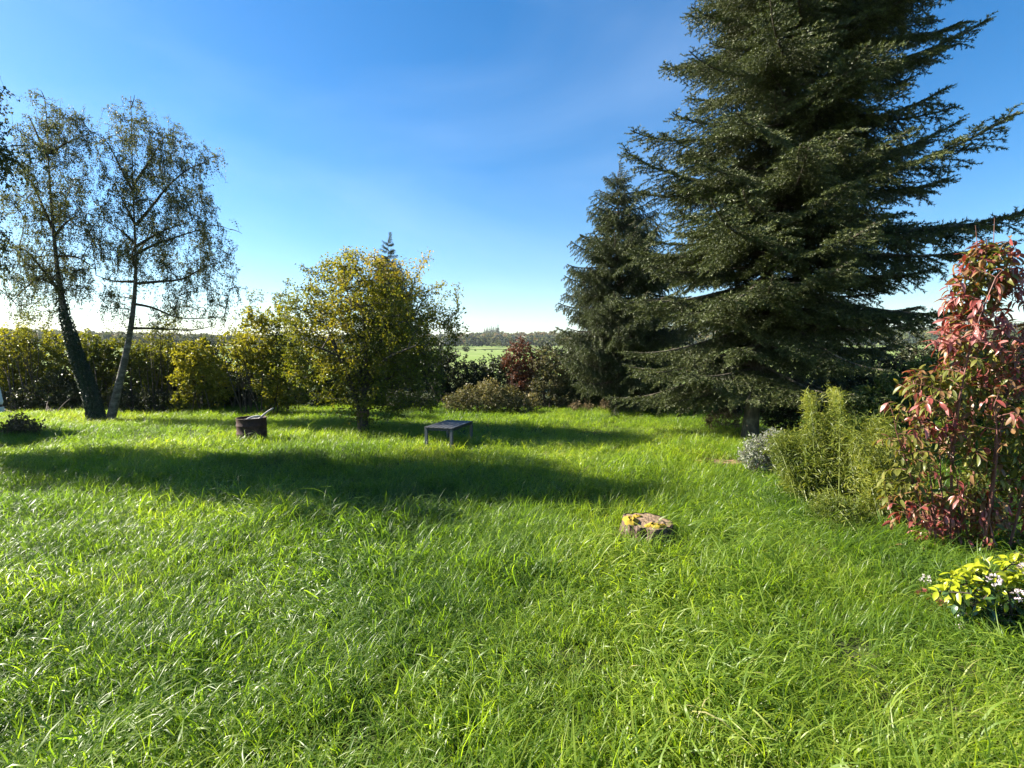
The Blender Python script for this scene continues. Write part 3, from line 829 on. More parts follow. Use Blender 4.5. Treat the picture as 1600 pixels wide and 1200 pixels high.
shrub('hedge_shrub', 'dark undergrowth beneath the boughs between the two spruces', 'shrub', 1070, 640, [(1040, 620, 28), (1080, 625, 26), (1110, 615, 30), (1010, 628, 24)], 14.8, 'hedge', dark, seed=35, nb=80, nt=260, L=.06, W=.04)
shrub('weed_clump', 'dry tan weeds at the base of the tall spruce', 'weeds', 1128, 668, [(1115, 655, 15), (1135, 650, 17), (1150, 655, 14)], 10.4, 'dry', ntint(.5, .2), seed=36, nstem=14, nb=50, nt=120, per_m=26, L=.07, W=.016, stem_r=.006)
shrub('weed_clump', 'strip of dry pale weeds at the foot of the slender spruce', 'weeds', 960, 642, [(920, 636, 9), (945, 634, 10), (970, 636, 9), (995, 637, 8), (900, 634, 9)], 13.6, 'dry', ntint(.6, .2), seed=37, nstem=24, nb=60, nt=160, per_m=24, L=.08, W=.014, stem_r=.005)
shrub('weed_clump', 'brown dying weeds beside the white trailer corner', 'weeds', 40, 680, [(32, 662, 16), (50, 668, 14), (18, 668, 14)], 9.9, 'dry', ntint(.15, .15), seed=38, nstem=14, nb=60, nt=140, per_m=26, L=.06, W=.03, stem_r=.006)
shrub('hedge_shrub', 'small dark seedling bush left of the bramble heap', 'shrub', 655, 648, [(640, 632, 20), (665, 628, 20), (620, 628, 22)], 14.2, 'hedge', ntint(.35, .2), seed=39, nb=60, nt=240, L=.06, W=.04)

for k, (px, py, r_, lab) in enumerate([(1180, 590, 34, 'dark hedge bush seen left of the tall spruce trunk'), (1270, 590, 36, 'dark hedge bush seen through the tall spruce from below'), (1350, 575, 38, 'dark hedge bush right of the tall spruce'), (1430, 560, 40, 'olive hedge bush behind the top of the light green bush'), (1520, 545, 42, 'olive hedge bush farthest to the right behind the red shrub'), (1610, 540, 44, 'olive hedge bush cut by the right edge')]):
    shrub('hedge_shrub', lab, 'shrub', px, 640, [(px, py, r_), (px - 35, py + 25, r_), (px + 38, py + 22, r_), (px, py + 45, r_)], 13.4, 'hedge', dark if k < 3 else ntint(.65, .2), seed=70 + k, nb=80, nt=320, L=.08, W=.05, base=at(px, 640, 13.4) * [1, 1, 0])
for k, (px, lab, bl_) in enumerate([(55, 'tall thin sapling with few leaves above the far left brambles', [(50, 500, 22), (62, 470, 14), (40, 530, 22)]), (255, 'tall thin sapling with few leaves behind the pale birch branches', [(258, 510, 20), (245, 530, 24), (270, 490, 12)]), (392, 'tall twiggy sapling left of the tall yellowing bush', [(385, 500, 22), (398, 465, 15), (375, 530, 24)]), (445, 'tall twiggy sapling between the tall yellowing bush and the round tree', [(440, 470, 18), (450, 440, 10), (455, 500, 22)])]):
    shrub('sapling', lab, 'sapling', px, 646, bl_, 14.3, 'hazel', ntint(.45, .2), seed=250 + k, nstem=7, nb=50, nt=110, per_m=9, L=.055, W=.035, stem_r=.014)
# right-hand side, nearer
shrub('hedge_shrub', 'dark bush under the tall spruce behind its trunk', 'shrub', 1240, 680, [(1215, 640, 34), (1260, 640, 36), (1300, 635, 34), (1230, 665, 24)], 9.9, 'hedge', dark, seed=40, nb=90, nt=320, L=.05, W=.032)
shrub('elder_shrub', 'light green bush behind the bamboo and the red shrub', 'shrub', 1370, 700, [(1345, 640, 34), (1385, 620, 38), (1420, 640, 40), (1360, 680, 34), (1440, 590, 34)], 7.6, 'elder', ntint(.5, .2, 1, .5, 5, (.15, 1, .6)), seed=41, nb=90, nt=360, L=.07, W=.036)
shrub('hedge_shrub', 'olive bush behind the red shrub near the right edge', 'shrub', 1520, 660, [(1500, 570, 36), (1545, 580, 40), (1590, 590, 42), (1560, 630, 46), (1500, 630, 40)], 8.6, 'elder', ntint(.35, .2), seed=42, nb=90, nt=340, L=.07, W=.04)
shrub('silver_shrub', 'small silver-grey bush between the soil patch and the bamboo', 'shrub', 1205, 752, [(1182, 705, 26), (1212, 696, 28), (1195, 725, 28), (1230, 722, 24), (1165, 712, 14)], 6.9, 'grey', ntint(.72, .2), seed=43, nb=120, nt=520, per_m=36, L=.038, W=.019, stem_r=.008)

# ---- bamboo clumps: arching canes with narrow leaves
def bamboo(label, base_px, Y, tips, seed, per):
    base = on_ground(*base_px); p = Plant(seed); r_ = p.r
    canes = MB(); lf = MB(); tw = []
    for (px, py, r, k) in tips:
        for _ in range(k):
            q = at(px + r_.normal(0, r), py + r_.normal(0, r * .7), Y + r_.normal(0, .22))
            b = base + [r_.normal(0, .12), r_.normal(0, .12), -.03]; b[0] += (q[0] - b[0]) * .35
            c = bez(b, q, .22, .03, r_, 9)
            canes.tube(c, np.linspace(.006, .002, 9), 4, cap=False)
            for j in range(2, 9):
                for _ in range(3):
                    d = norm(norm(c[min(j + 1, 8)] - c[j - 1]) * .5 + r_.normal(0, .6, 3) + [0, 0, .15])
                    l = r_.uniform(.08, .22) * (1.15 - j / 12 * (1.6 if r <= 8 else .6))
                    tw.append(np.array([c[j], c[j] + d * l * .6, c[j] + d * l + [0, 0, -.03]]))
            tw.append(c[4:])
    leaves_on(tw, r_, per * 1.5, .075, .010, .25, ntint(.5, .2, 2, .4, 4, (.2, .6, .5)), lf, spread=.8, start=.1, fold=.1)
    t = thing('bamboo', label, 'bamboo', base)
    shift(canes, base); shift(lf, base)
    canes.build('canes', M['bamboo'], t); lf.build('foliage', M['bamboo'], t, kind='stuff')
bamboo('feathery yellow-green bamboo with two upright tips beside the silver bush', (1275, 800), 6.0, [(1250, 690, 20, 18), (1265, 618, 5, 7), (1305, 612, 5, 7), (1268, 650, 8, 5), (1302, 650, 8, 5), (1225, 690, 12, 8), (1250, 750, 16, 12), (1300, 672, 16, 8), (1235, 760, 14, 9)], 51, 62)
bamboo('feathery yellow-green bamboo in front of the red shrub', (1385, 830), 5.4, [(1350, 690, 20, 14), (1390, 710, 20, 14), (1370, 660, 14, 6), (1372, 760, 16, 14), (1410, 760, 18, 14), (1390, 800, 18, 10), (1330, 690, 10, 5)], 52, 62)
bamboo('low yellow bamboo tuft at the lawn edge', (1310, 838), 5.0, [(1290, 790, 10, 8), (1320, 800, 10, 8), (1300, 815, 8, 5)], 53, 62)

# ---- the red-leaved shrub and the golden shrub: the largest leaves are parts of their own
def leaf_mesh(mat, L, W, curl, droop, seed):
    mb = MB(); n = 5
    t = np.linspace(0, 1, n)
    w = W * .5 * np.sin(np.pi * np.clip(t * .94 + .05, 0, 1)) ** .8
    w[0] = W * .04; w[-1] = .0004
    x = L * t * (1 - .12 * droop * t); z = -droop * L * t ** 2 * .45
    V = []
    for i in range(n):
        V += [(x[i], w[i], z[i] + curl * w[i]), (x[i], 0, z[i]), (x[i], -w[i], z[i] + curl * w[i])]
    Q = []
    for i in range(n - 1):
        a = i * 3
        Q += [(a, a + 1, a + 4, a + 3), (a + 1, a + 2, a + 5, a + 4)]
    mb.add(V, quads=Q, tint=np.repeat(np.clip(.35 + .3 * t + seed * .1, 0, 1), 3))
    return mb, mb.mesh('leaf', mat, smooth=True)

def leafy_shrub(name, label, base, bl, mats_fn, Lw, seed, ns, nb, nt, gap, twigmat, droop, twlen, n_parts=300, opposite=True, scale=(.75, 1.2)):
    p = Plant(seed); r_ = p.r
    base = np.array(base, float)
    tg, _ = sample_blobs(bl, ns, r_, .6)
    for q in tg:
        b = base + [r_.normal(0, .12), r_.normal(0, .12), -.03]
        b[:2] += (q[:2] - b[:2]) * .3
        p.limb(bez(b, q, .2, .05, r_, 6), .011, .004, sides=5)
    t1, _ = sample_blobs(bl, nb, r_, .4); p.tw = []
    p.branch_out(t1, .005, .0025, .12, .06, 4)
    t2, _ = sample_blobs(bl, nt, r_, .35)
    p.branch_out(t2, .003, .0018, .12, .06, 3, n=6, maxlen=twlen, store=False)
    t = thing(name, label, 'shrub', base)
    P = []; Dv = []
    for c in p.tw:
        seg = np.diff(c, axis=0); l = np.linalg.norm(seg, axis=1).sum(); k = max(2, int(l / gap))
        ph = r_.uniform(0, 6.28)
        for j in range(k):
            u = (.2 + .8 * (j + 1) / k) * (len(c) - 1); i = min(int(u), len(c) - 2)
            q = c[i] + (c[i + 1] - c[i]) * (u - i); tn = norm(seg[i])
            u1 = norm(np.cross(tn, [0.1, 0.2, 1])); u2 = np.cross(tn, u1)
            for s_ in (0, math.pi):
                a = ph + s_ + (j % 2) * math.pi / 2 + r_.normal(0, .25)
                d = norm((u1 * math.cos(a) + u2 * math.sin(a)) * .9 + tn * .55 + np.array([0, 0, -droop * r_.uniform(.3, 1.2)]) + r_.normal(0, .15, 3))
                P.append(q); Dv.append(d)
    P = np.array(P); Dv = np.array(Dv); n = len(P)
    N = norm(r_.normal(size=(n, 3)) * .35 + [0, 0, 1.0])
    side = norm(np.cross(N, Dv)); nn = np.cross(Dv, side)
    sc = r_.uniform(*scale, n)
    kinds, keys = mats_fn(P, r_)
    dist = np.linalg.norm(P - np.array([0, 0, EYE]), axis=1) / sc
    # leaves that show: keep those inside the picture and nearest
    px = P[:, 0] / np.maximum(P[:, 1], .1) * FPX
    order = np.argsort(dist + np.where(px > 800, 50, 0))
    protos = {}
    for k in keys:
        protos[k] = [leaf_mesh(VIB[k] if k in VIB else M[k], Lw[0], Lw[1], cu, dr, sd) for cu, dr, sd in ((.35, .5, 0), (.15, 1.0, 1), (.5, 1.3, 2), (.25, .2, -1))]
    pick = set(order[:n_parts].tolist())
    rest = {k: MB() for k in keys}
    for i in range(n):
        Rm = np.stack([Dv[i], side[i], nn[i]], 1)
        mbp, me = protos[kinds[i]][i % 4]
        if i in pick:
            o = link('leaf', me, t)
            o.matrix_local = Matrix.LocRotScale(Vector(P[i] - base), Matrix(Rm.tolist()).to_quaternion(), Vector((sc[i],) * 3))
        else:
            V = (mbp.v[0] * sc[i]) @ Rm.T + (P[i] - base)
            rest[kinds[i]].add(V, quads=mbp.q[0], tint=np.clip(mbp.tint[0] + r_.normal(0, .15), 0, 1))
    shift(p.wood, base)
    p.wood.build('stems', M[twigmat], t)
    allmb = MB(); ms = []
    for k in keys:
        m = rest[k]
        if not m.v: continue
        V = np.concatenate(m.v); allmb.add(V, quads=np.concatenate(m.q), mat=len(ms), tint=np.concatenate(m.tint)); ms.append(VIB[k] if k in VIB else M[k])
    allmb.build('foliage', ms, t, smooth=True, kind='stuff')
    return t, n

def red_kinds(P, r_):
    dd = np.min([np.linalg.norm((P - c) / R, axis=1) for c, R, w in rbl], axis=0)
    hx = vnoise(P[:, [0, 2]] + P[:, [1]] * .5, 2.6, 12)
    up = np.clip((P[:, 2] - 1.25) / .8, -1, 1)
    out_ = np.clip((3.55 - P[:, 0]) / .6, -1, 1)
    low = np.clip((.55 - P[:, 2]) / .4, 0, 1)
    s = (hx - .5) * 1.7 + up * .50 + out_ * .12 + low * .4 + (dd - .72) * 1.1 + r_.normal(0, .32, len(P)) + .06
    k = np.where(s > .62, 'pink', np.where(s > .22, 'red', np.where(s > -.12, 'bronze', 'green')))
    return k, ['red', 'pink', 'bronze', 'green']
rb = at(1520, 700, 4.2); rb[2] = 0
rbl = pxblobs([(1545, 418, 44, 3.2), (1530, 455, 48, 2.4), (1552, 388, 26, 3.5), (1515, 490, 44, 1.8), (1585, 440, 36, 1.8), (1520, 550, 66), (1580, 560, 66), (1470, 620, 62), (1550, 650, 90), (1440, 690, 48), (1500, 740, 78), (1590, 730, 80), (1432, 785, 48), (1520, 820, 66), (1460, 855, 42, 1.2), (1400, 868, 32, 1.3, -.15), (1362, 866, 20, 1.4, -.2), (1412, 705, 42), (1415, 645, 34), (1398, 750, 30), (1590, 830, 50), (1610, 480, 40, .5)], 4.2, .8)
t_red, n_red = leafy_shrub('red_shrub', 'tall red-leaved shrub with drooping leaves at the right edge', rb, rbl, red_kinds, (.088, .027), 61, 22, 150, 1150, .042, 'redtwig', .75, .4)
# bare upright shoots on its top
mb = MB()
for px, py0, py1, dx in [(1552, 400, 340, 2), (1528, 400, 352, -4), (1540, 410, 372, 2)]:
    mb.tube([at(px, py0, 4.2) - rb, at(px + dx * .4, (py0 + py1) / 2, 4.2) - rb, at(px + dx, py1, 4.2) - rb], [.004, .003, .0015], 5)
mb.build('top_shoots', M['redtwig'], t_red)

def gold_kinds(P, r_):
    s = P[:, 2] + r_.normal(0, .07, len(P))
    return np.where(s > .24, 'gold', 'darkgloss'), ['gold', 'darkgloss']
gb = at(1580, 960, 3.05); gb[2] = 0
gbl = pxblobs([(1478, 918, 26, .9), (1515, 955, 28, .9), (1590, 1020, 36, .6), (1515, 915, 36), (1555, 905, 38), (1600, 900, 42), (1550, 945, 38), (1595, 950, 45), (1590, 995, 42, .8), (1630, 960, 50)], 2.95, .8)
t_gold, n_gold = leafy_shrub('golden_shrub', 'low golden-leaved shrub in front of the red shrub', gb, gbl, gold_kinds, (.062, .027), 62, 9, 60, 300, .045, 'twig', .1, .22, n_parts=280)
# pale flower heads
rf = np.random.default_rng(66)
for px, py, yy in [(1553, 906, 2.75), (1446, 905, 3.45), (1592, 930, 2.8), (1500, 985, 2.9), (1585, 1010, 2.75), (1597, 888, 2.9)]:
    mb = MB(); n = 34
    c = at(px, py, yy) - gb
    d = norm(rf.normal(size=(n, 3)) + [0, -.3, .4])
    mb.leaves(c + d * .022, d + rf.normal(0, .5, (n, 3)), rf.normal(size=(n, 3)), .018, .014, rf.uniform(0, 1, n))
    mb.build('flower_head', M['petal'], t_gold)

# a low red-leaved runner along the lawn edge
def few_kinds(P, r_): return np.where(r_.random(len(P)) < .75, 'red', 'bronze'), ['red', 'bronze']
ub = on_ground(1590, 1060)
ubl = pxblobs([(1592, 1035, 22), (1520, 1005, 12), (1575, 1060, 18), (1440, 925, 12, 1, .6), (1480, 950, 12, 1, .4)], 2.75, .8)
leafy_shrub('red_seedling', 'few red leaves on low stems in the grass at the lower right edge', ub, ubl, few_kinds, (.085, .05), 63, 6, 8, 12, .06, 'redtwig', .5, .2, n_parts=200)

# ------------------------------------------------------------------ things on the lawn
def burn_drum():
    b = on_ground(394, 690); b[2] = float(ground_z(b[0], b[1])[0])
    Y = b[1]; R = 21.5 * Y / FPX; H = at(394, 652, Y)[2] - b[2]
    t = thing('burning_drum', 'rusty open steel drum standing in the grass left of the round tree', 'drum', b)
    mb = MB(); n = 40
    prof = [(R, -.03), (R + .008, 0), (R, .015), (R, H * .33), (R + .010, H * .36), (R, H * .39), (R, H * .66), (R + .010, H * .69), (R, H * .72), (R, H - .02), (R + .008, H - .008), (R + .004, H), (R - .008, H - .004), (R - .012, H - .03), (R - .012, H * .5)]
    a = np.linspace(0, 2 * math.pi, n, endpoint=False)
    V = []; r_ = np.random.default_rng(4)
    dent = 1 + .012 * np.sin(a * 3 + 1) + .008 * np.sin(a * 7)
    for rr, z in prof:
        V.append(np.stack([np.cos(a) * rr * dent, np.sin(a) * rr * dent, np.full(n, z)], 1))
    V = np.concatenate(V); m = len(prof)
    i = np.arange(m - 1)[:, None] * n; j = np.arange(n)[None, :]; j2 = (j + 1) % n
    mb.add(V, quads=np.stack([i + j, i + j2, i + n + j2, i + n + j], -1).reshape(-1, 4))
    mb.build('drum_wall', M['rust'], t, smooth=True)
    mb = MB()   # ash and charred bits filling it almost to the rim
    k = 10
    V = [(0, 0, H * .93)]; T = []; Q = []
    for q in range(1, k + 1):
        for ang in a:
            rr = (R - .016) * q / k
            V.append((math.cos(ang) * rr, math.sin(ang) * rr, H * .86 + .05 * float(vnoise(np.array([[math.cos(ang) * rr, math.sin(ang) * rr]]), 9, 3)[0])))
    for jj in range(n): T.append((0, 1 + jj, 1 + (jj + 1) % n))
    for q in range(1, k):
        for jj in range(n):
            o = 1 + (q - 1) * n; o2 = o + n
            Q.append((o + jj, o + (jj + 1) % n, o2 + (jj + 1) % n, o2 + jj))
    mb.add(V, tris=T, quads=Q); mb.build('ash_fill', M['ash'], t)
    # sticks lying in it, each on its own
    def stick(name, label, p0, p1, r0, r1, mat):
        s_ = thing(name, label, 'stick', b + np.array(p0))
        m_ = MB(); p0 = np.array(p0); p1 = np.array(p1)
        c = np.array([(p1 - p0) * u + [0, 0, .02 * math.sin(u * 3)] for u in np.linspace(0, 1, 7)])
        m_.tube(c, np.linspace(r0, r1, 7), 7); m_.build('stick_wood', M[mat], s_, smooth=True)
    tip = at(427, 638, Y + .05) - b
    stick('stick', 'pale stick leaning up out of the rusty drum', (R * .45, .02, H * .88), tip, .022, .014, 'stick')
    stick('stick', 'short pale stick lying flat across the top of the rusty drum', (-R * .1, -.08, H * .955), (R * .72, -.02, H + .02), .02, .016, 'stick')
burn_drum()

def low_table():
    zt = .40
    # corners of the top, seen in the photograph, on the plane z = zt
    def onz(px, py):
        v = (py - 600.0) / FPX; dy = math.cos(PITCH) - v * math.sin(PITCH); dz = -math.sin(PITCH) - v * math.cos(PITCH)
        k = (zt - EYE) / dz
        return np.array(((px - 800) / FPX * k, dy * k))
    A = onz(668, 665.5); B = onz(705, 669); Cc = onz(735, 658.5)
    u = B - A; w = Cc - B
    c = (A + Cc) / 2
    ang = math.atan2(w[1], w[0])
    Lx = np.linalg.norm(w); Wy = .52
    gz = float(ground_z(c[0], c[1])[0])
    t = thing('low_table', 'low grey wooden table standing in the grass right of the round tree', 'table', (c[0], c[1], gz), rotz=ang)
    h = zt - gz
    Lx = .90
    nb_ = 6
    for k in range(nb_):
        yy = -Wy / 2 + (k + .5) * Wy / nb_
        mb = MB(); mb.box((0, yy, h - .0125), (Lx, Wy / nb_ - .006, .020), bevel=.004)
        mb.build('board', M['table'], t)
    for sx in (-1, 1):
        for sy in (-1, 1):
            mb = MB(); mb.box((sx * (Lx / 2 - .03), sy * (Wy / 2 - .03), h / 2 - .0325), (.046, .046, h + .01), bevel=.004)
            mb.build('leg', M['tableleg'], t)
    for sy in (-1, 1):
        mb = MB(); mb.box((0, sy * (Wy / 2 - .028), h - .042), (Lx - .108, .022, .038), bevel=.003); mb.build('apron', M['table'], t)
    for sx in (-1, 1):
        mb = MB(); mb.box((sx * (Lx / 2 - .028), 0, h - .042), (.022, Wy - .108, .038), bevel=.003); mb.build('apron', M['table'], t)
low_table()

def stump():
    b = on_ground(1011, 838); b[2] = float(ground_z(b[0], b[1])[0])
    Y = b[1]; R = 38 * Y / FPX; H = .15
    t = thing('tree_stump', 'old sawn tree stump with yellow moss in the open lawn', 'stump', b)
    n = 56; a = np.linspace(0, 2 * math.pi, n, endpoint=False); r_ = np.random.default_rng(8)
    fl = 1 + .06 * np.sin(a * 3 + .5) + .05 * np.sin(a * 5 + 2) + .035 * np.sin(a * 11) + r_.normal(0, .012, n)
    notch = np.exp(-((a - 4.35) / .13) ** 2) * .22 + np.exp(-((a - 3.9) / .1) ** 2) * .12
    fl = fl - notch * .6
    def topz(x, y): return H + .005 * np.sin(x * 17 + 1) + .005 * np.sin(y * 21) - .012 * (x / R) + (y / R) * .012 + .003 * np.sin((x + y) * 60)
    mb = MB(); V = []
    rows = [(1.22, -.05), (1.10, .03), (1.02, .08), (1.0, .125), (.99, None), (.955, None)]
    for k, (s_, z) in enumerate(rows):
        rr = R * fl * s_ + r_.normal(0, .004, n)
        x = np.cos(a) * rr; y = np.sin(a) * rr
        zz = np.full(n, z) if z is not None else topz(x, y) + (.0 if k == 4 else .006)
        V.append(np.stack([x, y, zz], 1))
    m = len(rows); i = np.arange(m - 1)[:, None] * n; j = np.arange(n)[None, :]; j2 = (j + 1) % n
    mb.add(np.concatenate(V), quads=np.stack([i + j, i + j2, i + n + j2, i + n + j], -1).reshape(-1, 4))
    mb.build('bark', M['stumpbark'], t)
    mb = MB(); V = [(0, 0, float(topz(0, 0)))]; k = 9; T = []; Q = []
    for q in range(1, k + 1):
        rr = R * fl * .957 * q / k; x = np.cos(a) * rr; y = np.sin(a) * rr
        zz = topz(x, y) + r_.normal(0, .0012, n) + (-.004 if q % 2 else 0)
        V += list(zip(x, y, zz + .004 * (q == k)))
    for jj in range(n): T.append((0, 1 + jj, 1 + (jj + 1) % n))
    for q in range(1, k):
        for jj in range(n):
            o = 1 + (q - 1) * n; o2 = o + n; Q.append((o + jj, o + (jj + 1) % n, o2 + (jj + 1) % n, o2 + jj))
    mb.add(V, tris=T, quads=Q); mb.build('cut_face', M['wood'], t)
    # cushions of moss on the rim
    for (cx, cy, rx, ry, hz) in [(-.70, -.05, .30, .42, .034), (.18, -.52, .42, .26, .026), (.55, -.42, .16, .12, .016), (-.3, .45, .2, .14, .014)]:
        mb = MB(); V = [(cx * R, cy * R, float(topz(cx * R, cy * R)) + hz)]; T = []; Q = []; m_ = 20
        aa = np.linspace(0, 2 * math.pi, m_, endpoint=False)
        wob = 1 + r_.normal(0, .12, m_)
        for q, (s_, hh) in enumerate([(.4, .95), (.75, .7), (.95, .25), (1.0, -.25)]):
            x = cx * R + np.cos(aa) * rx * R * s_ * wob; y = cy * R + np.sin(aa) * ry * R * s_ * wob
            V += list(zip(x, y, topz(x, y) + hz * hh + r_.normal(0, .004, m_)))
        for jj in range(m_): T.append((0, 1 + jj, 1 + (jj + 1) % m_))
        for q in range(3):
            for jj in range(m_):
                o = 1 + q * m_; o2 = o + m_; Q.append((o + jj, o + (jj + 1) % m_, o2 + (jj + 1) % m_, o2 + jj))
        mb.add(V, tris=T, quads=Q); mb.build('moss', M['moss'], t, smooth=True)
stump()

def trailer():
    Y0, Y1 = 9.15, 10.6
    x1 = at(9, 660, Y1)[0] - .02
    b = np.array([x1 - 1.4, (Y0 + Y1) / 2, 0.0])
    t = thing('trailer', 'corner of a pale white trailer at the left edge of the lawn', 'trailer', b)
    hy = (Y1 - Y0) / 2
    def prism(prof, y0, y1, mat, name, parent=t):
        mb = MB(); n = len(prof)
        V = [(x, y0, z) for x, z in prof] + [(x, y1, z) for x, z in prof]
        mb.add(V, quads=[(k, (k + 1) % n, n + (k + 1) % n, n + k) for k in range(n)])
        me_t = [(0, k, k + 1) for k in range(1, n - 1)] + [(n, n + k + 1, n + k) for k in range(1, n - 1)]
        mb.add(V, tris=me_t)
        return mb.build(name, M[mat], parent)
    prism([(-.3, .55), (1.38, .55), (1.40, .60), (1.31, 1.15), (1.15, 1.75), (.9, 1.95), (-.3, 1.95)], -hy, hy, 'white', 'body')
    prism([(-.3, .40), (1.42, .40), (1.42, .50), (-.3, .50)], -hy + .01, hy - .01, 'white', 'side_skirt')
    prism([(-.3, .50), (1.40, .50), (1.40, .55), (-.3, .55)], -hy + .02, hy - .02, 'darkplastic', 'seal')
    mb = MB(); mb.box((.55, 0, .32), (1.6, 1.2, .14), bevel=.01); mb.build('chassis', M['darkplastic'], t)
    for sy in (-1, 1):
        mb = MB(); c = np.array([.95, sy * (hy - .16), .27]); a = np.linspace(0, 2 * math.pi, 20)
        mb.tube([c + [0, -.09, 0], c + [0, -.085, 0], c + [0, .085, 0], c + [0, .09, 0]], [.2, .27, .27, .2], 20); 
        w = mb.build('wheel', M['darkplastic'], t, smooth=True)
        mb = MB(); mb.tube([c + [0, -.097, 0], c + [0, .097, 0]], [.15, .15], 16); mb.build('rim', M['white'], w)
    mb = MB(); mb.box((.4, -hy - .006, 1.4), (.8, .012, .42), bevel=.005); mb.build('window', M['glass'], t)
trailer()

# bare soil patch by the spruce
mb = MB(); c = on_ground(1128, 724); n = 28; a = np.linspace(0, 2 * math.pi, n, endpoint=False)
wob = 1 + np.random.default_rng(3).normal(0, .12, n)
V = [(c[0], c[1], float(ground_z(c[0], c[1])[0]) + .03)]
for s_, dz in ((.6, .025), (1.0, -.02)):
    x = c[0] + np.cos(a) * .55 * s_ * wob; y = c[1] + np.sin(a) * .32 * s_ * wob
    V += list(zip(x, y, ground_z(x, y) + dz))
T = [(0, 1 + k, 1 + (k + 1) % n) for k in range(n)]; Q = [(1 + k, 1 + (k + 1) % n, 1 + n + (k + 1) % n, 1 + n + k) for k in range(n)]
mb.add(V, tris=T, quads=Q); soil = mb.build('soil_patch', M['soil'], smooth=True, kind='structure')

# ------------------------------------------------------------------ the grass: tufts placed over the lawn
def tuft(seed, nblade, flop, hmin, hmax, w0, spread=.075, aim=.9):
    r_ = np.random.default_rng(seed); mb = MB()
    for _ in range(nblade):
        seg = 5
        h = r_.uniform(hmin, hmax); w = w0 * r_.uniform(.7, 1.3)
        p = np.array([r_.normal(0, spread), r_.normal(0, spread), -.02])
        a = r_.normal(0, aim); d = np.array([math.cos(a), math.sin(a)])
        el = math.radians(r_.uniform(72, 92)); bend = flop * r_.uniform(.5, 1.5) / seg
        tw = r_.uniform(-.8, .8)
        pts = [p]; 
        for s_ in range(seg):
            e = el - bend * (s_ + .3) * 1.25
            pts.append(pts[-1] + h / seg * np.array([d[0] * math.cos(e), d[1] * math.cos(e), math.sin(e)]))
        pts = np.array(pts)
        V = []
        for s_ in range(seg + 1):
            u = s_ / seg; ww = w * (1 - u ** 2.2) * .5
            q = np.array([-d[1] * math.cos(tw * u) + d[0] * math.sin(tw * u) * .4, d[0] * math.cos(tw * u) + d[1] * math.sin(tw * u) * .4, math.sin(tw * u) * .5])
            if s_ < seg: V += [pts[s_] - q * ww, pts[s_] + q * ww]
            else: V.append(pts[s_])
        Q = [(2 * k, 2 * k + 1, 2 * k + 3, 2 * k + 2) for k in range(seg - 1)]
        dead = r_.random() < .05
        tb = .95 if dead else np.clip(r_.normal(.42, .22), 0, .85)
        tint = np.clip(np.repeat(np.linspace(-.14, .10, seg + 1), 2)[:-1] + tb, 0, 1)
        mb.add(V, tris=[(2 * seg - 2, 2 * seg - 1, 2 * seg)], quads=Q, tint=tint)
    me = mb.mesh('grass_tuft', M['grass'], smooth=True)
    return bpy.data.objects.new('grass_tuft', me)

tufts = bpy.data.collections.new('grass_tufts')      # source shapes only, not linked into the scene
for k in range(5): tufts.objects.link(tuft(500 + k, 30, 1.5, .08, .23, .0058, .075, 1.7))
for k in range(5): tufts.objects.link(tuft(520 + k, 26, 2.4, .17, .36, .0072, .080, 1.0))
for k in range(2): tufts.objects.link(tuft(540 + k, 20, .7, .12, .26, .0054, .05, 1.6))
for k in range(2): tufts.objects.link(tuft(550 + k, 22, 3.0, .12, .26, .0075, .09, 2.2))
names = sorted(o.name for o in tufts.objects)

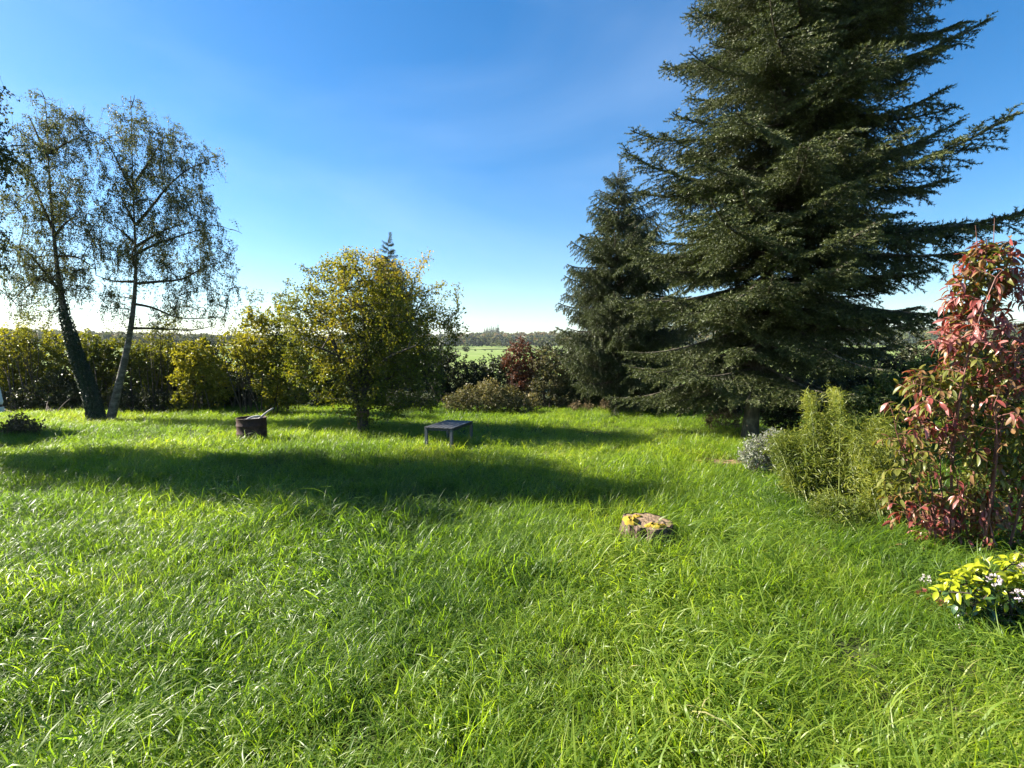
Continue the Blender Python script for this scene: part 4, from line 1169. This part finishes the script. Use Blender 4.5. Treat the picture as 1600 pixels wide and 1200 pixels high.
def scatter():
    r_ = np.random.default_rng(77)
    XY = []
    def zone(y0, y1, dens):
        xm = y1 * 1.18 + 1.2
        n = int(dens * (y1 - y0) * 2 * xm)
        p = np.stack([r_.uniform(-xm, xm, n), r_.uniform(y0, y1, n)], 1)
        p = p[np.abs(p[:, 0]) < p[:, 1] * 1.18 + 1.2]
        XY.append(p)
    zone(.4, 3.0, 270); zone(3.0, 5.5, 210); zone(5.5, 9, 150); zone(9, 15.2, 95)
    p = np.concatenate(XY)
    # keep off the drum, stump, trunk bases and the bare soil
    for (px, py, rad) in [(394, 690, .30), (1011, 838, .28), (567, 676, .12), (1170, 690, .22), (153, 656, .16), (171, 655, .14)]:
        c = on_ground(px, py)[:2]; p = p[np.hypot(*(p - c).T) > rad]
    c = on_ground(1128, 724)[:2]; d = np.hypot((p[:, 0] - c[0]) / .5, (p[:, 1] - c[1]) / .28)
    p = p[(d > 1) | (r_.random(len(p)) < .12)]
    gap = vnoise(p, 2.6, 41) * .6 + vnoise(p, 6.0, 42) * .4
    p = p[(gap > .33) | (r_.random(len(p)) < .55)]
    n = len(p)
    hz = .35 * vnoise(p, 3.4, 43) + .35 * vnoise(p, 1.3, 44) + .3 * vnoise(p, .9, 31); lush = vnoise(p, .35, 32); fl = vnoise(p, .8, 33) * .6 + vnoise(p, 2.1, 34) * .4
    ang = (vnoise(p, .7, 35) + .5 * vnoise(p, 2.3, 36)) * 11.0 + r_.normal(0, .95, n)
    lay = np.clip((fl - .42) * 3.2, 0, 1) * np.clip(1.2 - p[:, 1] / 14, .2, 1)
    pick = r_.random(n)
    idx = np.where(pick < .08, r_.integers(10, 12, n), np.where(pick < .24, r_.integers(12, 14, n), np.where(r_.random(n) < lay * .6 + .08, r_.integers(5, 10, n), r_.integers(0, 5, n))))
    sc = (.52 + 1.10 * hz) * r_.uniform(.75, 1.2, n) * np.where(p[:, 1] > 9, .85, 1.0)
    tilt = lay * r_.uniform(.1, .7, n) + r_.normal(0, .10, n)
    rot = np.stack([r_.normal(0, .22, n), tilt, ang], 1)
    patch = .22 + (vnoise(p, .45, 37) - .5) * .55 + (vnoise(p, 1.8, 38) - .5) * .25 + r_.normal(0, .05, n) - np.clip((p[:, 0] - .5) / 5, 0, 1) * .12
    me = bpy.data.meshes.new('grass')
    P = np.stack([p[:, 0], p[:, 1], ground_z(p[:, 0], p[:, 1])], 1)
    me.vertices.add(n); me.vertices.foreach_set('co', P.astype(np.float32).ravel())
    def attr(name, typ, key, arr):
        a = me.attributes.new(name, typ, 'POINT'); a.data.foreach_set(key, arr.ravel())
    attr('rot', 'FLOAT_VECTOR', 'vector', rot.astype(np.float32))
    attr('size', 'FLOAT', 'value', sc.astype(np.float32))
    attr('patch', 'FLOAT', 'value', patch.astype(np.float32))
    attr('which', 'INT', 'value', idx.astype(np.int32))
    me.materials.append(M['grass'])
    o = link('grass', me, kind='stuff')
    o['label'] = 'long green meadow grass covering the whole lawn'; o['category'] = 'grass'
    ng = bpy.data.node_groups.new('grow_grass', 'GeometryNodeTree')
    ng.interface.new_socket('Geometry', in_out='INPUT', socket_type='NodeSocketGeometry')
    ng.interface.new_socket('Geometry', in_out='OUTPUT', socket_type='NodeSocketGeometry')
    N, Lk = ng.nodes, ng.links
    gi = N.new('NodeGroupInput'); go = N.new('NodeGroupOutput')
    ci = N.new('GeometryNodeCollectionInfo'); ci.inputs['Collection'].default_value = tufts
    ci.inputs['Separate Children'].default_value = True; ci.inputs['Reset Children'].default_value = True
    iop = N.new('GeometryNodeInstanceOnPoints'); iop.inputs['Pick Instance'].default_value = True
    def named(nm, dt):
        a = N.new('GeometryNodeInputNamedAttribute'); a.data_type = dt; a.inputs['Name'].default_value = nm
        return [s for s in a.outputs if s.enabled and s.name == 'Attribute'][0]
    Lk.new(gi.outputs[0], iop.inputs['Points']); Lk.new(ci.outputs[0], iop.inputs['Instance'])
    Lk.new(named('which', 'INT'), iop.inputs['Instance Index'])
    e2r = N.new('FunctionNodeEulerToRotation'); Lk.new(named('rot', 'FLOAT_VECTOR'), e2r.inputs[0])
    Lk.new(e2r.outputs[0], iop.inputs['Rotation'])
    Lk.new(named('size', 'FLOAT'), iop.inputs['Scale'])
    Lk.new(iop.outputs[0], go.inputs[0])
    md = o.modifiers.new('grow', 'NODES'); md.node_group = ng
    return n
n_tuft = scatter()
open('/tmp/stats.txt','w').write(str((n_tuft, n_red, n_gold, sum(len(m.polygons) for m in bpy.data.meshes), sorted([(len(m.polygons), m.name) for m in bpy.data.meshes])[-12:]))) if False else None
print('tufts', n_tuft, 'red leaves', n_red, 'gold', n_gold, 'tris', sum(len(m.polygons) for m in bpy.data.meshes))
